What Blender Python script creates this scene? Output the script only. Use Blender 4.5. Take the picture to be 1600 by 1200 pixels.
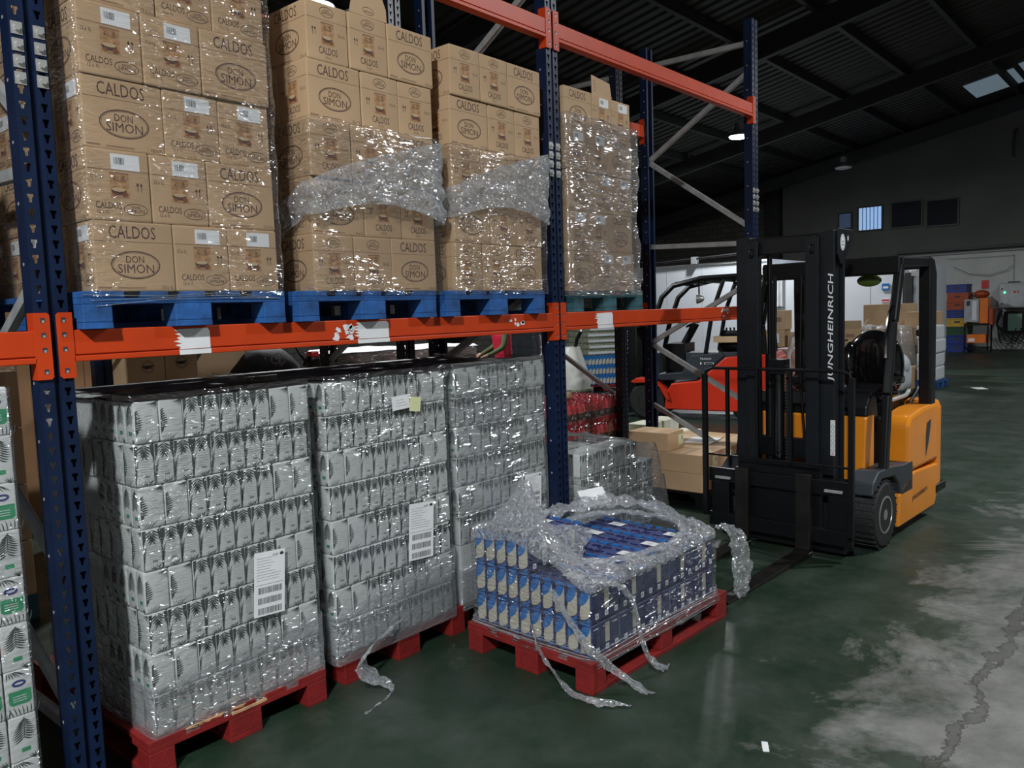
import bpy, math, random
from mathutils import Vector, Matrix, noise as mnoise
random.seed(7)
R = math.radians
S = bpy.context.scene
for o in list(bpy.data.objects): bpy.data.objects.remove(o)
C = S.collection

# ------------------------------------------------------------------ camera
f_px, yaw, pit, rol = 1246.9, 0.7157, -0.0889, -0.0333
fw = Vector((math.cos(pit)*math.cos(yaw), math.cos(pit)*math.sin(yaw), math.sin(pit)))
rt = fw.cross(Vector((0, 0, 1))).normalized(); up = rt.cross(fw)
r2 = math.cos(rol)*rt + math.sin(rol)*up; u2 = -math.sin(rol)*rt + math.cos(rol)*up
cd = bpy.data.cameras.new('camera'); cam = bpy.data.objects.new('camera', cd); C.objects.link(cam)
cd.sensor_fit = 'HORIZONTAL'; cd.sensor_width = 36; cd.lens = f_px*36/1600; cd.clip_end = 200
cam.matrix_world = Matrix(((r2.x, u2.x, -fw.x, -1.088), (r2.y, u2.y, -fw.y, -2.951), (r2.z, u2.z, -fw.z, 1.705), (0, 0, 0, 1)))
S.camera = cam
# ------------------------------------------------------------------ world, exposure
W = bpy.data.worlds.new('world'); S.world = W; W.use_nodes = True
W.node_tree.nodes['Background'].inputs[0].default_value = (0.55, 0.62, 0.75, 1)
W.node_tree.nodes['Background'].inputs[1].default_value = 0.006
S.view_settings.view_transform = 'Standard'; S.view_settings.look = 'None'
S.view_settings.gamma = 1; S.view_settings.use_curve_mapping = False
S.view_settings.exposure = 0.0
# lamps of the hall: (x, y, z, power W) ; aisle row over the camera side, second row over the racks
LAMPS = [(-4.4, -4.1, 6.2, 1150), (5.75, 6.3, 5.92, 520), (18.6, 6.2, 6.0, 480), (7.2, -4.6, 6.4, 420), (18.0, -3.4, 7.0, 260)]

# ------------------------------------------------------------------ materials
MAT = {}
def mat(name, col, rough=0.6, metal=0.0, noise=None, bump=None, emit=None, spec=0.5, coat=0.0):
    m = bpy.data.materials.new(name); MAT[name] = m; m.use_nodes = True
    nt = m.node_tree; b = nt.nodes['Principled BSDF']
    b.inputs['Base Color'].default_value = (*col, 1); b.inputs['Roughness'].default_value = rough
    b.inputs['Metallic'].default_value = metal; b.inputs['Specular IOR Level'].default_value = spec
    b.inputs['Coat Weight'].default_value = coat
    tc = nt.nodes.new('ShaderNodeTexCoord')
    sc, am = noise or (6, 0.12)
    n = nt.nodes.new('ShaderNodeTexNoise'); n.inputs['Scale'].default_value = sc; n.inputs['Detail'].default_value = 5
    nt.links.new(tc.outputs['Object'], n.inputs['Vector'])
    r = nt.nodes.new('ShaderNodeValToRGB')
    r.color_ramp.elements[0].position = 0.3; r.color_ramp.elements[1].position = 0.7
    r.color_ramp.elements[0].color = (*[max(0, c*(1-am)) for c in col], 1)
    r.color_ramp.elements[1].color = (*[min(1, c*(1+am)) for c in col], 1)
    nt.links.new(n.outputs['Fac'], r.inputs[0]); nt.links.new(r.outputs[0], b.inputs['Base Color'])
    if bump:
        n2 = nt.nodes.new('ShaderNodeTexNoise'); n2.inputs['Scale'].default_value = bump[0]; n2.inputs['Detail'].default_value = 4
        nt.links.new(tc.outputs['Object'], n2.inputs['Vector'])
        bp = nt.nodes.new('ShaderNodeBump'); bp.inputs['Strength'].default_value = bump[1]; bp.inputs['Distance'].default_value = 0.01
        nt.links.new(n2.outputs['Fac'], bp.inputs['Height']); nt.links.new(bp.outputs[0], b.inputs['Normal'])
    if emit:
        b.inputs['Emission Color'].default_value = (*emit[0], 1); b.inputs['Emission Strength'].default_value = emit[1]
    return m
def film_mat(name, base, gain, rough, tint=(0.8, 0.83, 0.86), stretch=(6, 6, 40), strength=0.8, glossw=0.55, dist=0.045, patch=None):
    m = bpy.data.materials.new(name); MAT[name] = m; m.use_nodes = True; nt = m.node_tree
    for n in list(nt.nodes): nt.nodes.remove(n)
    N = nt.nodes.new; L = nt.links.new
    out = N('ShaderNodeOutputMaterial'); tr = N('ShaderNodeBsdfTransparent'); gl = N('ShaderNodeBsdfGlossy'); df = N('ShaderNodeBsdfDiffuse')
    tr.inputs[0].default_value = (0.97, 0.975, 0.98, 1)
    gl.inputs['Roughness'].default_value = rough; gl.inputs[0].default_value = (0.95, 0.97, 1, 1); df.inputs[0].default_value = (*tint, 1)
    tc = N('ShaderNodeTexCoord'); mp = N('ShaderNodeMapping'); mp.inputs['Scale'].default_value = stretch
    n1 = N('ShaderNodeTexNoise'); n1.inputs['Scale'].default_value = 1.0; n1.inputs['Detail'].default_value = 1.2; n1.inputs['Roughness'].default_value = 0.5; n1.inputs['Distortion'].default_value = 1.4
    L(tc.outputs['Object'], mp.inputs[0]); L(mp.outputs[0], n1.inputs['Vector'])
    bp = N('ShaderNodeBump'); bp.inputs['Strength'].default_value = strength; bp.inputs['Distance'].default_value = dist
    L(n1.outputs['Fac'], bp.inputs['Height']); L(bp.outputs[0], gl.inputs['Normal'])
    if patch:                                    # taut smooth areas between creased ones
        n3 = N('ShaderNodeTexNoise'); n3.inputs['Scale'].default_value = patch; n3.inputs['Detail'].default_value = 3; L(tc.outputs['Object'], n3.inputs['Vector'])
        mr = N('ShaderNodeMapRange'); L(n3.outputs['Fac'], mr.inputs[0]); mr.inputs[1].default_value = .44; mr.inputs[2].default_value = .62
        mr.inputs[3].default_value = .12; mr.inputs[4].default_value = strength; L(mr.outputs[0], bp.inputs['Strength'])
    lw = N('ShaderNodeLayerWeight'); lw.inputs[0].default_value = 0.35; L(bp.outputs[0], lw.inputs['Normal'])
    ma = N('ShaderNodeMath'); ma.operation = 'MULTIPLY_ADD'; ma.use_clamp = True
    L(lw.outputs['Facing'], ma.inputs[0]); ma.inputs[1].default_value = gain; ma.inputs[2].default_value = base
    mx = N('ShaderNodeMixShader'); mx.inputs[0].default_value = glossw; L(df.outputs[0], mx.inputs[1]); L(gl.outputs[0], mx.inputs[2])
    m2 = N('ShaderNodeMixShader'); L(ma.outputs[0], m2.inputs[0]); L(tr.outputs[0], m2.inputs[1]); L(mx.outputs[0], m2.inputs[2])
    L(m2.outputs[0], out.inputs[0]); return m
film_mat('film', 0.12, 0.30, 0.13, glossw=0.95, stretch=(10, 10, 34), strength=1.0, dist=.09, patch=2.2)
film_mat('film_tight', 0.26, 0.45, 0.13, stretch=(5, 5, 26), strength=1.0, glossw=0.88, dist=.13, patch=3.0)
film_mat('film_haze', 0.26, 0.35, 0.11, tint=(.55,.58,.6), stretch=(8, 8, 30), glossw=0.6, dist=.08)
film_mat('film_crumple', 0.30, 0.60, 0.12, stretch=(15, 19, 24), strength=1.0, glossw=0.76, dist=.13)
film_mat('pack_film', 0.55, 0.3, 0.2, tint=(0.09, 0.11, 0.25), stretch=(20, 20, 20), glossw=0.10)
mat('blue_steel', (0.004, 0.012, 0.040), 0.42, 0.0, (9, .25), (60, .05), spec=.35)
mat('dark_steel', (0.012, 0.016, 0.028), 0.35, 0.0, (9, .25))
mat('orange_steel', (0.50, 0.045, 0.006), 0.45, 0.0, (5, .10), (25, .04), spec=.35)
mat('galvanised', (0.40, 0.41, 0.41), 0.42, 0.35, (12, .2))
mat('bolt_plate', (0.62, 0.62, 0.60), 0.35, 0.6)
mat('cardboard', (0.47, 0.315, 0.18), 0.75, 0, (3, .10), (14, .12))
mat('cardboard_pale', (0.52, 0.37, 0.22), 0.75, 0, (3, .1), (14, .1))
mat('cardboard_dark', (0.30, 0.17, 0.085), 0.75, 0, (3, .15), (14, .1))
mat('print_brown', (0.085, 0.038, 0.028), 0.7)
mat('print_faint', (0.26, 0.15, 0.085), 0.7)
mat('picture_tan', (0.40, 0.22, 0.10), 0.7, 0, (60, .4))
mat('picture_red', (0.22, 0.07, 0.03), 0.7, 0, (60, .4))
mat('paper', (0.72, 0.73, 0.74), 0.7, 0, (8, .05))
mat('paper_yellow', (0.62, 0.64, 0.36), 0.7)
mat('ink', (0.03, 0.03, 0.035), 0.6)
mat('ink_grey', (0.30, 0.31, 0.32), 0.6)
mat('pallet_blue', (0.010, 0.075, 0.25), 0.75, 0, (11, .45), (40, .3))
mat('pallet_teal', (0.022, 0.085, 0.105), 0.75, 0, (11, .55), (40, .3))
mat('pallet_red', (0.19, 0.009, 0.008), 0.6, 0, (9, .25), (40, .25))
mat('raw_wood', (0.45, 0.27, 0.14), 0.8, 0, (25, .3))
mat('carton_white', (0.56, 0.58, 0.565), 0.5, 0, (30, .05))
mat('leaf_print', (0.045, 0.058, 0.055), 0.5, 0, (40, .3))
mat('leaf_soft', (0.17, 0.19, 0.185), 0.5, 0, (40, .3))
mat('text_soft', (0.36, 0.37, 0.36), 0.5)
mat('label_green', (0.03, 0.26, 0.12), 0.5)
mat('ellipse_blue', (0.03, 0.035, 0.18), 0.4)
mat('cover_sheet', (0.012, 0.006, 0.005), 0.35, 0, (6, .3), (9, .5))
mat('milk_navy', (0.008, 0.014, 0.085), 0.4, 0, (20, .15))
mat('milk_cream', (0.50, 0.47, 0.37), 0.5)
mat('milk_blue', (0.012, 0.14, 0.42), 0.4)
mat('fork_orange', (0.74, 0.245, 0.012), 0.34, 0, (4, .07), coat=0.25)
mat('truck_black', (0.004, 0.0045, 0.0055), 0.4, 0, (8, .2), spec=.3)
mat('mast_black', (0.007, 0.009, 0.012), 0.42, 0, (8, .2), spec=.3)
mat('glossy_black', (0.005, 0.005, 0.006), 0.14, 0, (5, .2), (5, .2), coat=0.6)
mat('fork_steel', (0.012, 0.011, 0.010), 0.45, 0.3, (12, .4))
mat('rubber', (0.010, 0.010, 0.011), 0.7, 0, (30, .3), (60, .4))
mat('rim_metal', (0.42, 0.42, 0.41), 0.3, 0.7)
mat('fork_red', (0.62, 0.035, 0.012), 0.3, 0, (4, .06), coat=0.3)
mat('toyota_grey', (0.025, 0.033, 0.042), 0.5)
mat('white_paint', (0.75, 0.76, 0.76), 0.4)
mat('mirror_green', (0.05, 0.08, 0.012), 0.3)
mat('wall_white', (0.62, 0.65, 0.70), 0.55, 0, (.6, .05))
mat('door_grey', (0.45, 0.48, 0.52), 0.5)
mat('frame_dark', (0.02, 0.02, 0.022), 0.5)
mat('lamp_body', (0.25, 0.25, 0.26), 0.4, 0.5)
mat('lamp_glow', (1, 1, 1), 0.4, emit=((0.93, 0.97, 1.0), 26))
mat('window_glow', (0.3, 0.45, 0.7), 0.4, emit=((0.30, 0.50, 0.85), 0.75))
mat('window_dim', (0.1, 0.15, 0.25), 0.4, emit=((0.10, 0.16, 0.34), 0.12))
mat('window_dark', (0.006, 0.008, 0.014), 0.6, spec=.2)
mat('skylight_glow', (0.2, 0.25, 0.3), 0.5, emit=((0.28, 0.38, 0.46), 0.30))
mat('led_green', (0.1, 0.8, 0.4), 0.4, emit=((0.1, 1.0, 0.5), 1.5))
mat('crate_blue', (0.010, 0.03, 0.20), 0.5); mat('crate_orange', (0.32, 0.05, 0.012), 0.5); mat('crate_green', (0.01, 0.06, 0.02), 0.5)
mat('crate_yellow', (0.5, 0.30, 0.03), 0.5); mat('crate_grey', (0.45, 0.47, 0.48), 0.5)
mat('machine_orange', (0.70, 0.17, 0.02), 0.4); mat('machine_grey', (0.33, 0.35, 0.36), 0.45)
mat('screen_green', (0.18, 0.30, 0.24), 0.3)
mat('drink_red', (0.70, 0.03, 0.05), 0.25, 0, (25, .5)); mat('drink_dark', (0.05, 0.008, 0.012), 0.25)
mat('cream_box', (0.66, 0.65, 0.50), 0.6)
mat('jacket_black', (0.012, 0.014, 0.018), 0.75, 0, (5, .3), (8, .6)); mat('emblem_grey', (0.12, 0.12, 0.12), 0.7)
mat('vest_red', (0.50, 0.012, 0.04), 0.55, 0, (10, .15)); mat('sleeve_olive', (0.05, 0.065, 0.02), 0.8)
mat('trousers', (0.02, 0.022, 0.03), 0.8); mat('skin', (0.42, 0.24, 0.17), 0.55); mat('hair', (0.02, 0.014, 0.01), 0.6)
mat('red_plastic', (0.6, 0.02, 0.02), 0.35)
mat('wrapped_brown', (0.28, 0.17, 0.14), 0.5); mat('white_goods', (0.62, 0.66, 0.70), 0.5, 0, (6, .08), (8, .5))
mat('stacker_white', (0.60, 0.60, 0.56), 0.35)
mat('plant_green', (0.06, 0.10, 0.025), 0.7, 0, (30, .5)); mat('produce_mix', (0.20, 0.21, 0.15), 0.7, 0, (22, .7))
mat('produce_dark', (0.06, 0.065, 0.035), 0.7, 0, (22, .7))

def floor_material():
    m = bpy.data.materials.new('painted_floor'); MAT['floor'] = m; m.use_nodes = True; nt = m.node_tree; N = nt.nodes.new; L = nt.links.new
    b = nt.nodes['Principled BSDF']; tc = N('ShaderNodeTexCoord')
    def noi(s, d=6, rg=0.6, dist=0):
        n = N('ShaderNodeTexNoise'); n.inputs['Scale'].default_value = s; n.inputs['Detail'].default_value = d
        n.inputs['Roughness'].default_value = rg; n.inputs['Distortion'].default_value = dist; L(tc.outputs['Object'], n.inputs['Vector']); return n.outputs['Fac']
    def math_(op, a, bb=None, c=None, clamp=False):
        n = N('ShaderNodeMath'); n.operation = op; n.use_clamp = clamp
        for i, v in enumerate((a, bb, c)):
            if v is None: continue
            if isinstance(v, (int, float)): n.inputs[i].default_value = v
            else: L(v, n.inputs[i])
        return n.outputs[0]
    def ramp(v, stops):
        n = N('ShaderNodeValToRGB'); L(v, n.inputs[0]); e = n.color_ramp.elements
        while len(e) < len(stops): e.new(0.5)
        for i, (p, c) in enumerate(stops): e[i].position = p; e[i].color = (*c, 1)
        return n.outputs[0]
    def mix(fac, a, bb):
        n = N('ShaderNodeMix'); n.data_type = 'RGBA'; L(fac, n.inputs[0])
        for i, v in ((6, a), (7, bb)):
            if isinstance(v, tuple): n.inputs[i].default_value = (*v, 1)
            else: L(v, n.inputs[i])
        return n.outputs[2]
    sp = N('ShaderNodeSeparateXYZ'); L(tc.outputs['Object'], sp.inputs[0])
    green = ramp(noi(1.3, 8, .65), [(0.30, (0.006, 0.019, 0.008)), (0.5, (0.011, 0.027, 0.015)), (0.70, (0.038, 0.050, 0.040))])
    conc = ramp(noi(3.0, 10, .7), [(0.3, (0.09, 0.092, 0.082)), (0.7, (0.24, 0.24, 0.225))])
    # worn towards the aisle on the right, in patches elsewhere
    edge = math_('MULTIPLY_ADD', sp.outputs['Y'], -0.26, -0.44)
    edge = math_('MINIMUM', math_('MAXIMUM', edge, -0.10), 0.30)
    wear = math_('ADD', noi(0.9, 12, .72, .4), edge)
    mask = ramp(wear, [(0.55, (0, 0, 0)), (0.60, (.55, .55, .55)), (0.66, (1, 1, 1))])
    grey = ramp(math_('ADD', noi(1.7, 9, .75), math_('MULTIPLY', edge, 1.1)), [(0.50, (0, 0, 0)), (0.85, (.8, .8, .8))])
    green = mix(grey, green, (0.075, 0.088, 0.075))
    col = mix(mask, green, conc)
    sp2 = ramp(noi(38, 4, .8), [(0.66, (0, 0, 0)), (0.74, (1, 1, 1))])
    spm = math_('MULTIPLY', sp2, 0.35)
    col = mix(spm, col, (0.17, 0.18, 0.15))
    # the repaired crack that runs along the aisle, and a saw-cut joint
    wob = math_('MULTIPLY_ADD', noi(2.2, 5, .7), 0.34, -0.17)
    dist = math_('ABSOLUTE', math_('ADD', math_('ADD', sp.outputs['Y'], 2.26), wob))
    wid = math_('MULTIPLY_ADD', noi(5.5, 6, .8), 0.16, -0.055)
    crack = math_('LESS_THAN', dist, wid)
    ring = math_('LESS_THAN', math_('ABSOLUTE', math_('SUBTRACT', dist, wid)), 0.006)
    col = mix(math_('MULTIPLY', crack, 0.6), col, (0.06, 0.06, 0.05))
    col = mix(math_('MULTIPLY', ring, 0.6), col, (0.02, 0.02, 0.017))
    j = math_('LESS_THAN', math_('ABSOLUTE', math_('ADD', math_('SUBTRACT', sp.outputs['X'], 4.35), math_('MULTIPLY', sp.outputs['Y'], .12))), 0.004)
    col = mix(math_('MULTIPLY', j, 0.7), col, (0.012, 0.014, 0.012))
    L(col, b.inputs['Base Color'])
    ro = N('ShaderNodeMapRange'); L(noi(2.5, 8, .7), ro.inputs[0]); ro.inputs[1].default_value = .3; ro.inputs[2].default_value = .7
    ro.inputs[3].default_value = .34; ro.inputs[4].default_value = .62; L(ro.outputs[0], b.inputs['Roughness'])
    bp = N('ShaderNodeBump'); bp.inputs['Strength'].default_value = .25; bp.inputs['Distance'].default_value = .01
    L(noi(14, 8, .7), bp.inputs['Height']); L(bp.outputs[0], b.inputs['Normal'])
floor_material()
def block_material():
    m = bpy.data.materials.new('block_wall'); MAT['block_wall'] = m; m.use_nodes = True; nt = m.node_tree; N = nt.nodes.new; L = nt.links.new
    b = nt.nodes['Principled BSDF']; tc = N('ShaderNodeTexCoord'); sx = N('ShaderNodeSeparateXYZ'); cb = N('ShaderNodeCombineXYZ')
    L(tc.outputs['Object'], sx.inputs[0]); ad = N('ShaderNodeMath'); L(sx.outputs['X'], ad.inputs[0]); L(sx.outputs['Y'], ad.inputs[1])
    L(ad.outputs[0], cb.inputs['X']); L(sx.outputs['Z'], cb.inputs['Y'])
    br = N('ShaderNodeTexBrick'); L(cb.outputs[0], br.inputs['Vector']); br.inputs['Scale'].default_value = 1.0
    br.inputs['Brick Width'].default_value = 0.4; br.inputs['Row Height'].default_value = 0.2; br.inputs['Mortar Size'].default_value = 0.012
    br.inputs['Color1'].default_value = (0.085, 0.08, 0.07, 1); br.inputs['Color2'].default_value = (0.065, 0.062, 0.055, 1); br.inputs['Mortar'].default_value = (0.03, 0.027, 0.025, 1)
    L(br.outputs[0], b.inputs['Base Color']); b.inputs['Roughness'].default_value = .9
block_material()
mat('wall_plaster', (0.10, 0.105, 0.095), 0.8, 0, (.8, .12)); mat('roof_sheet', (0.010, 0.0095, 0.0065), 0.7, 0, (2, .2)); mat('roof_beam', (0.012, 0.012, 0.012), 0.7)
mat('wall_low', (0.52, 0.54, 0.52), 0.6, 0, (1, .1))

# ------------------------------------------------------------------ mesh helper
_txt = {}
def textgeo(s, bold=0.0, shear=0.0):
    key = (s, bold, shear)
    if key not in _txt:
        cu = bpy.data.curves.new('t', 'FONT'); cu.body = s; cu.resolution_u = 2; cu.offset = bold; cu.shear = shear; ob = bpy.data.objects.new('t', cu); C.objects.link(ob)
        me = bpy.data.meshes.new_from_object(ob.evaluated_get(bpy.context.evaluated_depsgraph_get()))
        v = [(p.co.x, p.co.y) for p in me.vertices]; f = [tuple(p.vertices) for p in me.polygons]
        bpy.data.objects.remove(ob); bpy.data.curves.remove(cu); bpy.data.meshes.remove(me)
        x0 = min(p[0] for p in v); x1 = max(p[0] for p in v); y0 = min(p[1] for p in v); y1 = max(p[1] for p in v)
        v = [((a-(x0+x1)/2)/(x1-x0), (b-(y0+y1)/2)/(y1-y0)) for a, b in v]
        _txt[key] = (v, f)
    return _txt[key]
class M:
    def __init__(s): s.v = []; s.f = []; s.mi = []; s.ms = []; s.T = None
    def idx(s, m):
        if m not in s.ms: s.ms.append(m)
        return s.ms.index(m)
    def add(s, vs, fs, m):
        b = len(s.v); k = s.idx(m)
        if s.T is not None: vs = [tuple(s.T @ Vector(p)) for p in vs]
        s.v += [tuple(p) for p in vs]
        for f in fs: s.f.append([b+i for i in f]); s.mi.append(k)
    def box(s, x0, x1, y0, y1, z0, z1, m):
        if x0 > x1: x0, x1 = x1, x0
        if y0 > y1: y0, y1 = y1, y0
        v = [(x0, y0, z0), (x1, y0, z0), (x1, y1, z0), (x0, y1, z0), (x0, y0, z1), (x1, y0, z1), (x1, y1, z1), (x0, y1, z1)]
        s.add(v, [(3, 2, 1, 0), (4, 5, 6, 7), (0, 1, 5, 4), (1, 2, 6, 5), (2, 3, 7, 6), (3, 0, 4, 7)], m)
    def rbox(s, x0, x1, y0, y1, z0, z1, m, r=.01, taper=0.0):
        # box with rounded vertical corners and softened top/bottom
        cx, cy = (x0+x1)/2, (y0+y1)/2; hx, hy = (x1-x0)/2, (y1-y0)/2; r = min(r, hx*.95, hy*.95)
        def ring(k, z):
            o = []
            for q, (sx, sy) in enumerate(((1, 1), (-1, 1), (-1, -1), (1, -1))):
                for i in range(4):
                    a = q*math.pi/2 + i*math.pi/6
                    o.append((cx+sx*(hx-r)+r*math.cos(a)-sx*k, cy+sy*(hy-r)+r*math.sin(a)-sy*k, z))
            return o
        e = min(r, (z1-z0)/3)*.7
        zs = [(e+taper, z0), (taper*.3, z0+e), (0, z0+e*2.2), (0, z1-e*2.2), (taper*.3, z1-e), (e+taper, z1)]
        v = []; fs = []
        for k, z in zs: v += ring(k*.6, z)
        n = 16
        for j in range(5):
            for i in range(n): fs.append((j*n+i, j*n+(i+1) % n, (j+1)*n+(i+1) % n, (j+1)*n+i))
        fs += [tuple(range(n-1, -1, -1)), tuple(range(5*n, 6*n))]
        s.add(v, fs, m)
    def prism(s, poly, a, b, m, axis='y'):
        # poly in the plane across the axis: 'y' -> (x,z), 'x' -> (y,z), 'z' -> (x,y)
        def P(u, w, t): return {'y': (u, t, w), 'x': (t, u, w), 'z': (u, w, t)}[axis]
        n = len(poly); v = [P(u, w, a) for u, w in poly] + [P(u, w, b) for u, w in poly]
        fs = [tuple(range(n))[::-1], tuple(range(n, 2*n))] + [(i, (i+1) % n, n+(i+1) % n, n+i) for i in range(n)]
        s.add(v, fs, m)
    def tube(s, pts, r, m, n=10, flat=1.0, closed=False):
        pts = [Vector(p) for p in pts]; v = []; fs = []; N_ = len(pts)
        rr = r if isinstance(r, (list, tuple)) else [r]*N_
        prev = None
        for i, p in enumerate(pts):
            if closed: d = pts[(i+1) % N_]-pts[i-1]
            else: d = (pts[min(i+1, N_-1)]-pts[max(i-1, 0)])
            d.normalize()
            if prev is None:
                a = Vector((0, 0, 1)) if abs(d.z) < .9 else Vector((1, 0, 0)); u = d.cross(a).normalized()
            else:
                u = (prev - d*prev.dot(d)).normalized()
            prev = u; w = d.cross(u)
            for k in range(n):
                t = 2*math.pi*k/n; v.append(p+u*(math.cos(t)*rr[i])+w*(math.sin(t)*rr[i]*flat))
        for i in range(N_ if closed else N_-1):
            j = (i+1) % N_
            for k in range(n): fs.append((i*n+k, i*n+(k+1) % n, j*n+(k+1) % n, j*n+k))
        if not closed: fs += [tuple(range(n))[::-1], tuple(range((N_-1)*n, N_*n))]
        s.add(v, fs, m)
    def bar(s, p0, p1, w, h, m):
        # rectangular bar between two points, h measured upwards
        p0, p1 = Vector(p0), Vector(p1); d = (p1-p0).normalized(); a = Vector((0, 0, 1)) if abs(d.z) < .95 else Vector((1, 0, 0))
        u = d.cross(a).normalized()*w/2; q = u.cross(d).normalized()*h/2
        v = [p0-u-q, p0+u-q, p0+u+q, p0-u+q, p1-u-q, p1+u-q, p1+u+q, p1-u+q]
        s.add(v, [(3, 2, 1, 0), (4, 5, 6, 7), (0, 1, 5, 4), (1, 2, 6, 5), (2, 3, 7, 6), (3, 0, 4, 7)], m)
    def lathe(s, prof, c, axis, m, n=28):
        # prof [(r, t)] around the axis through c
        A = {'x': (1, 2, 0), 'y': (2, 0, 1), 'z': (0, 1, 2)}[axis]; v = []; fs = []
        for r, t in prof:
            for k in range(n):
                a = 2*math.pi*k/n; p = [0, 0, 0]; p[A[0]] = r*math.cos(a); p[A[1]] = r*math.sin(a); p[A[2]] = t
                v.append((p[0]+c[0], p[1]+c[1], p[2]+c[2]))
        for j in range(len(prof)-1):
            for k in range(n): fs.append((j*n+k, j*n+(k+1) % n, (j+1)*n+(k+1) % n, (j+1)*n+k))
        fs += [tuple(range(n))[::-1], tuple(range((len(prof)-1)*n, len(prof)*n))]
        s.add(v, fs, m)
    def ball(s, c, r, m, n=16, k=10):
        if not isinstance(r, tuple): r = (r, r, r)
        v = []; fs = []
        for j in range(k+1):
            ph = math.pi*j/k - math.pi/2
            for i in range(n):
                a = 2*math.pi*i/n; v.append((c[0]+r[0]*math.cos(ph)*math.cos(a), c[1]+r[1]*math.cos(ph)*math.sin(a), c[2]+r[2]*math.sin(ph)))
        for j in range(k):
            for i in range(n): fs.append((j*n+i, j*n+(i+1) % n, (j+1)*n+(i+1) % n, (j+1)*n+i))
        s.add(v, fs, m)
    def face(s, o, U, V, eps=.0006):
        return Face(s, Vector(o), Vector(U).normalized(), Vector(V).normalized(), eps)
    def build(s, name, parent=None, smooth=False, ang=40, bevel=0):
        me = bpy.data.meshes.new(name); me.from_pydata(s.v, [], s.f)
        for m in s.ms: me.materials.append(MAT[m])
        me.polygons.foreach_set('material_index', s.mi)
        if smooth:
            me.shade_smooth(); me.set_sharp_from_angle(angle=R(ang))
        me.update(); o = bpy.data.objects.new(name, me); C.objects.link(o)
        if parent: o.parent = parent
        if bevel:
            b = o.modifiers.new('bevel', 'BEVEL'); b.width = bevel; b.segments = 2; b.limit_method = 'ANGLE'; b.angle_limit = R(35)
        return o
class Face:
    """draws flat shapes on a plane seen from outside: u right, v up"""
    def __init__(s, M_, o, U, V, eps): s.M = M_; s.o = o; s.U = U; s.V = V; s.N = U.cross(V); s.e = eps
    def poly(s, pts, m, lv=1):
        s.M.add([s.o+s.U*a+s.V*b+s.N*(s.e*lv) for a, b in pts], [tuple(range(len(pts)))], m)
    def rect(s, u0, u1, v0, v1, m, lv=1): s.poly([(u0, v0), (u1, v0), (u1, v1), (u0, v1)], m, lv)
    def ell(s, u, v, a, b, m, lv=1, n=20): s.poly([(u+a*math.cos(2*math.pi*i/n), v+b*math.sin(2*math.pi*i/n)) for i in range(n)], m, lv)
    def ring(s, u, v, a, b, t, m, lv=1, n=28):
        P = lambda i, k: (u+(a-k)*math.cos(2*math.pi*i/n), v+(b-k)*math.sin(2*math.pi*i/n))
        for i in range(n): s.poly([P(i, t), P(i, 0), P(i+1, 0), P(i+1, t)], m, lv)
    def text(s, t, u, v, w, h, m, lv=1, rot=0, bold=0.0, shear=0.0):
        vs, fs = textgeo(t, bold, shear); ca, sa = math.cos(rot), math.sin(rot)
        s.M.add([s.o+s.U*(u+a*w*ca-b*h*sa)+s.V*(v+a*w*sa+b*h*ca)+s.N*(s.e*lv) for a, b in vs], fs, m)
    def blade(s, p, q, w, m, bend=0.0, lv=1):
        p = Vector(p); q = Vector(q); d = q-p; n = Vector((-d.y, d.x)).normalized()
        def at(t, k): c = p+d*t+n*(bend*4*t*(1-t)); return tuple(c+n*(k*w/2))
        s.poly([at(0, -.3), at(.35, -1), at(.7, -.8), at(1, 0), at(.7, .8), at(.35, 1), at(0, .3)], m, lv)
def tag(o, label=None, cat=None, group=None, kind=None):
    if label: o['label'] = label
    if cat: o['category'] = cat
    if group: o['group'] = group
    if kind: o['kind'] = kind
    return o
def empty(name, loc=(0, 0, 0), rz=0, label=None, cat=None, group=None):
    o = bpy.data.objects.new(name, None); C.objects.link(o); o.location = loc; o.rotation_euler = (0, 0, rz); o.empty_display_size = .1
    return tag(o, label, cat, group)
def dup(root, loc, rz=0, label=None, group=None, scale=None):
    def cp(o, par):
        c = o.copy(); C.objects.link(c); c.parent = par
        for ch in o.children: cp(ch, c)
        return c
    n = cp(root, None); n.location = loc; n.rotation_euler = (0, 0, rz)
    if scale: n.scale = scale
    if label: n['label'] = label
    if group: n['group'] = group
    return n
class Proto:
    """first place() moves the original, later ones copy it"""
    def __init__(s, root): s.r = root; s.used = False
    def place(s, loc, rz=0, label=None, group=None, tilt=(0, 0), scale=None):
        if s.used: o = dup(s.r, loc, rz, label, group)
        else:
            o = s.r; s.used = True; o.location = loc
            if label: o['label'] = label
            if group: o['group'] = group
        o.rotation_euler = (tilt[0], tilt[1], rz)
        if scale: o.scale = scale
        return o
ORD = ['zeroth', 'first', 'second', 'third', 'fourth', 'fifth', 'sixth', 'seventh', 'eighth', 'ninth', 'tenth', 'eleventh', 'twelfth', 'thirteenth', 'fourteenth', 'fifteenth', 'sixteenth']
rnd = random.uniform

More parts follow.
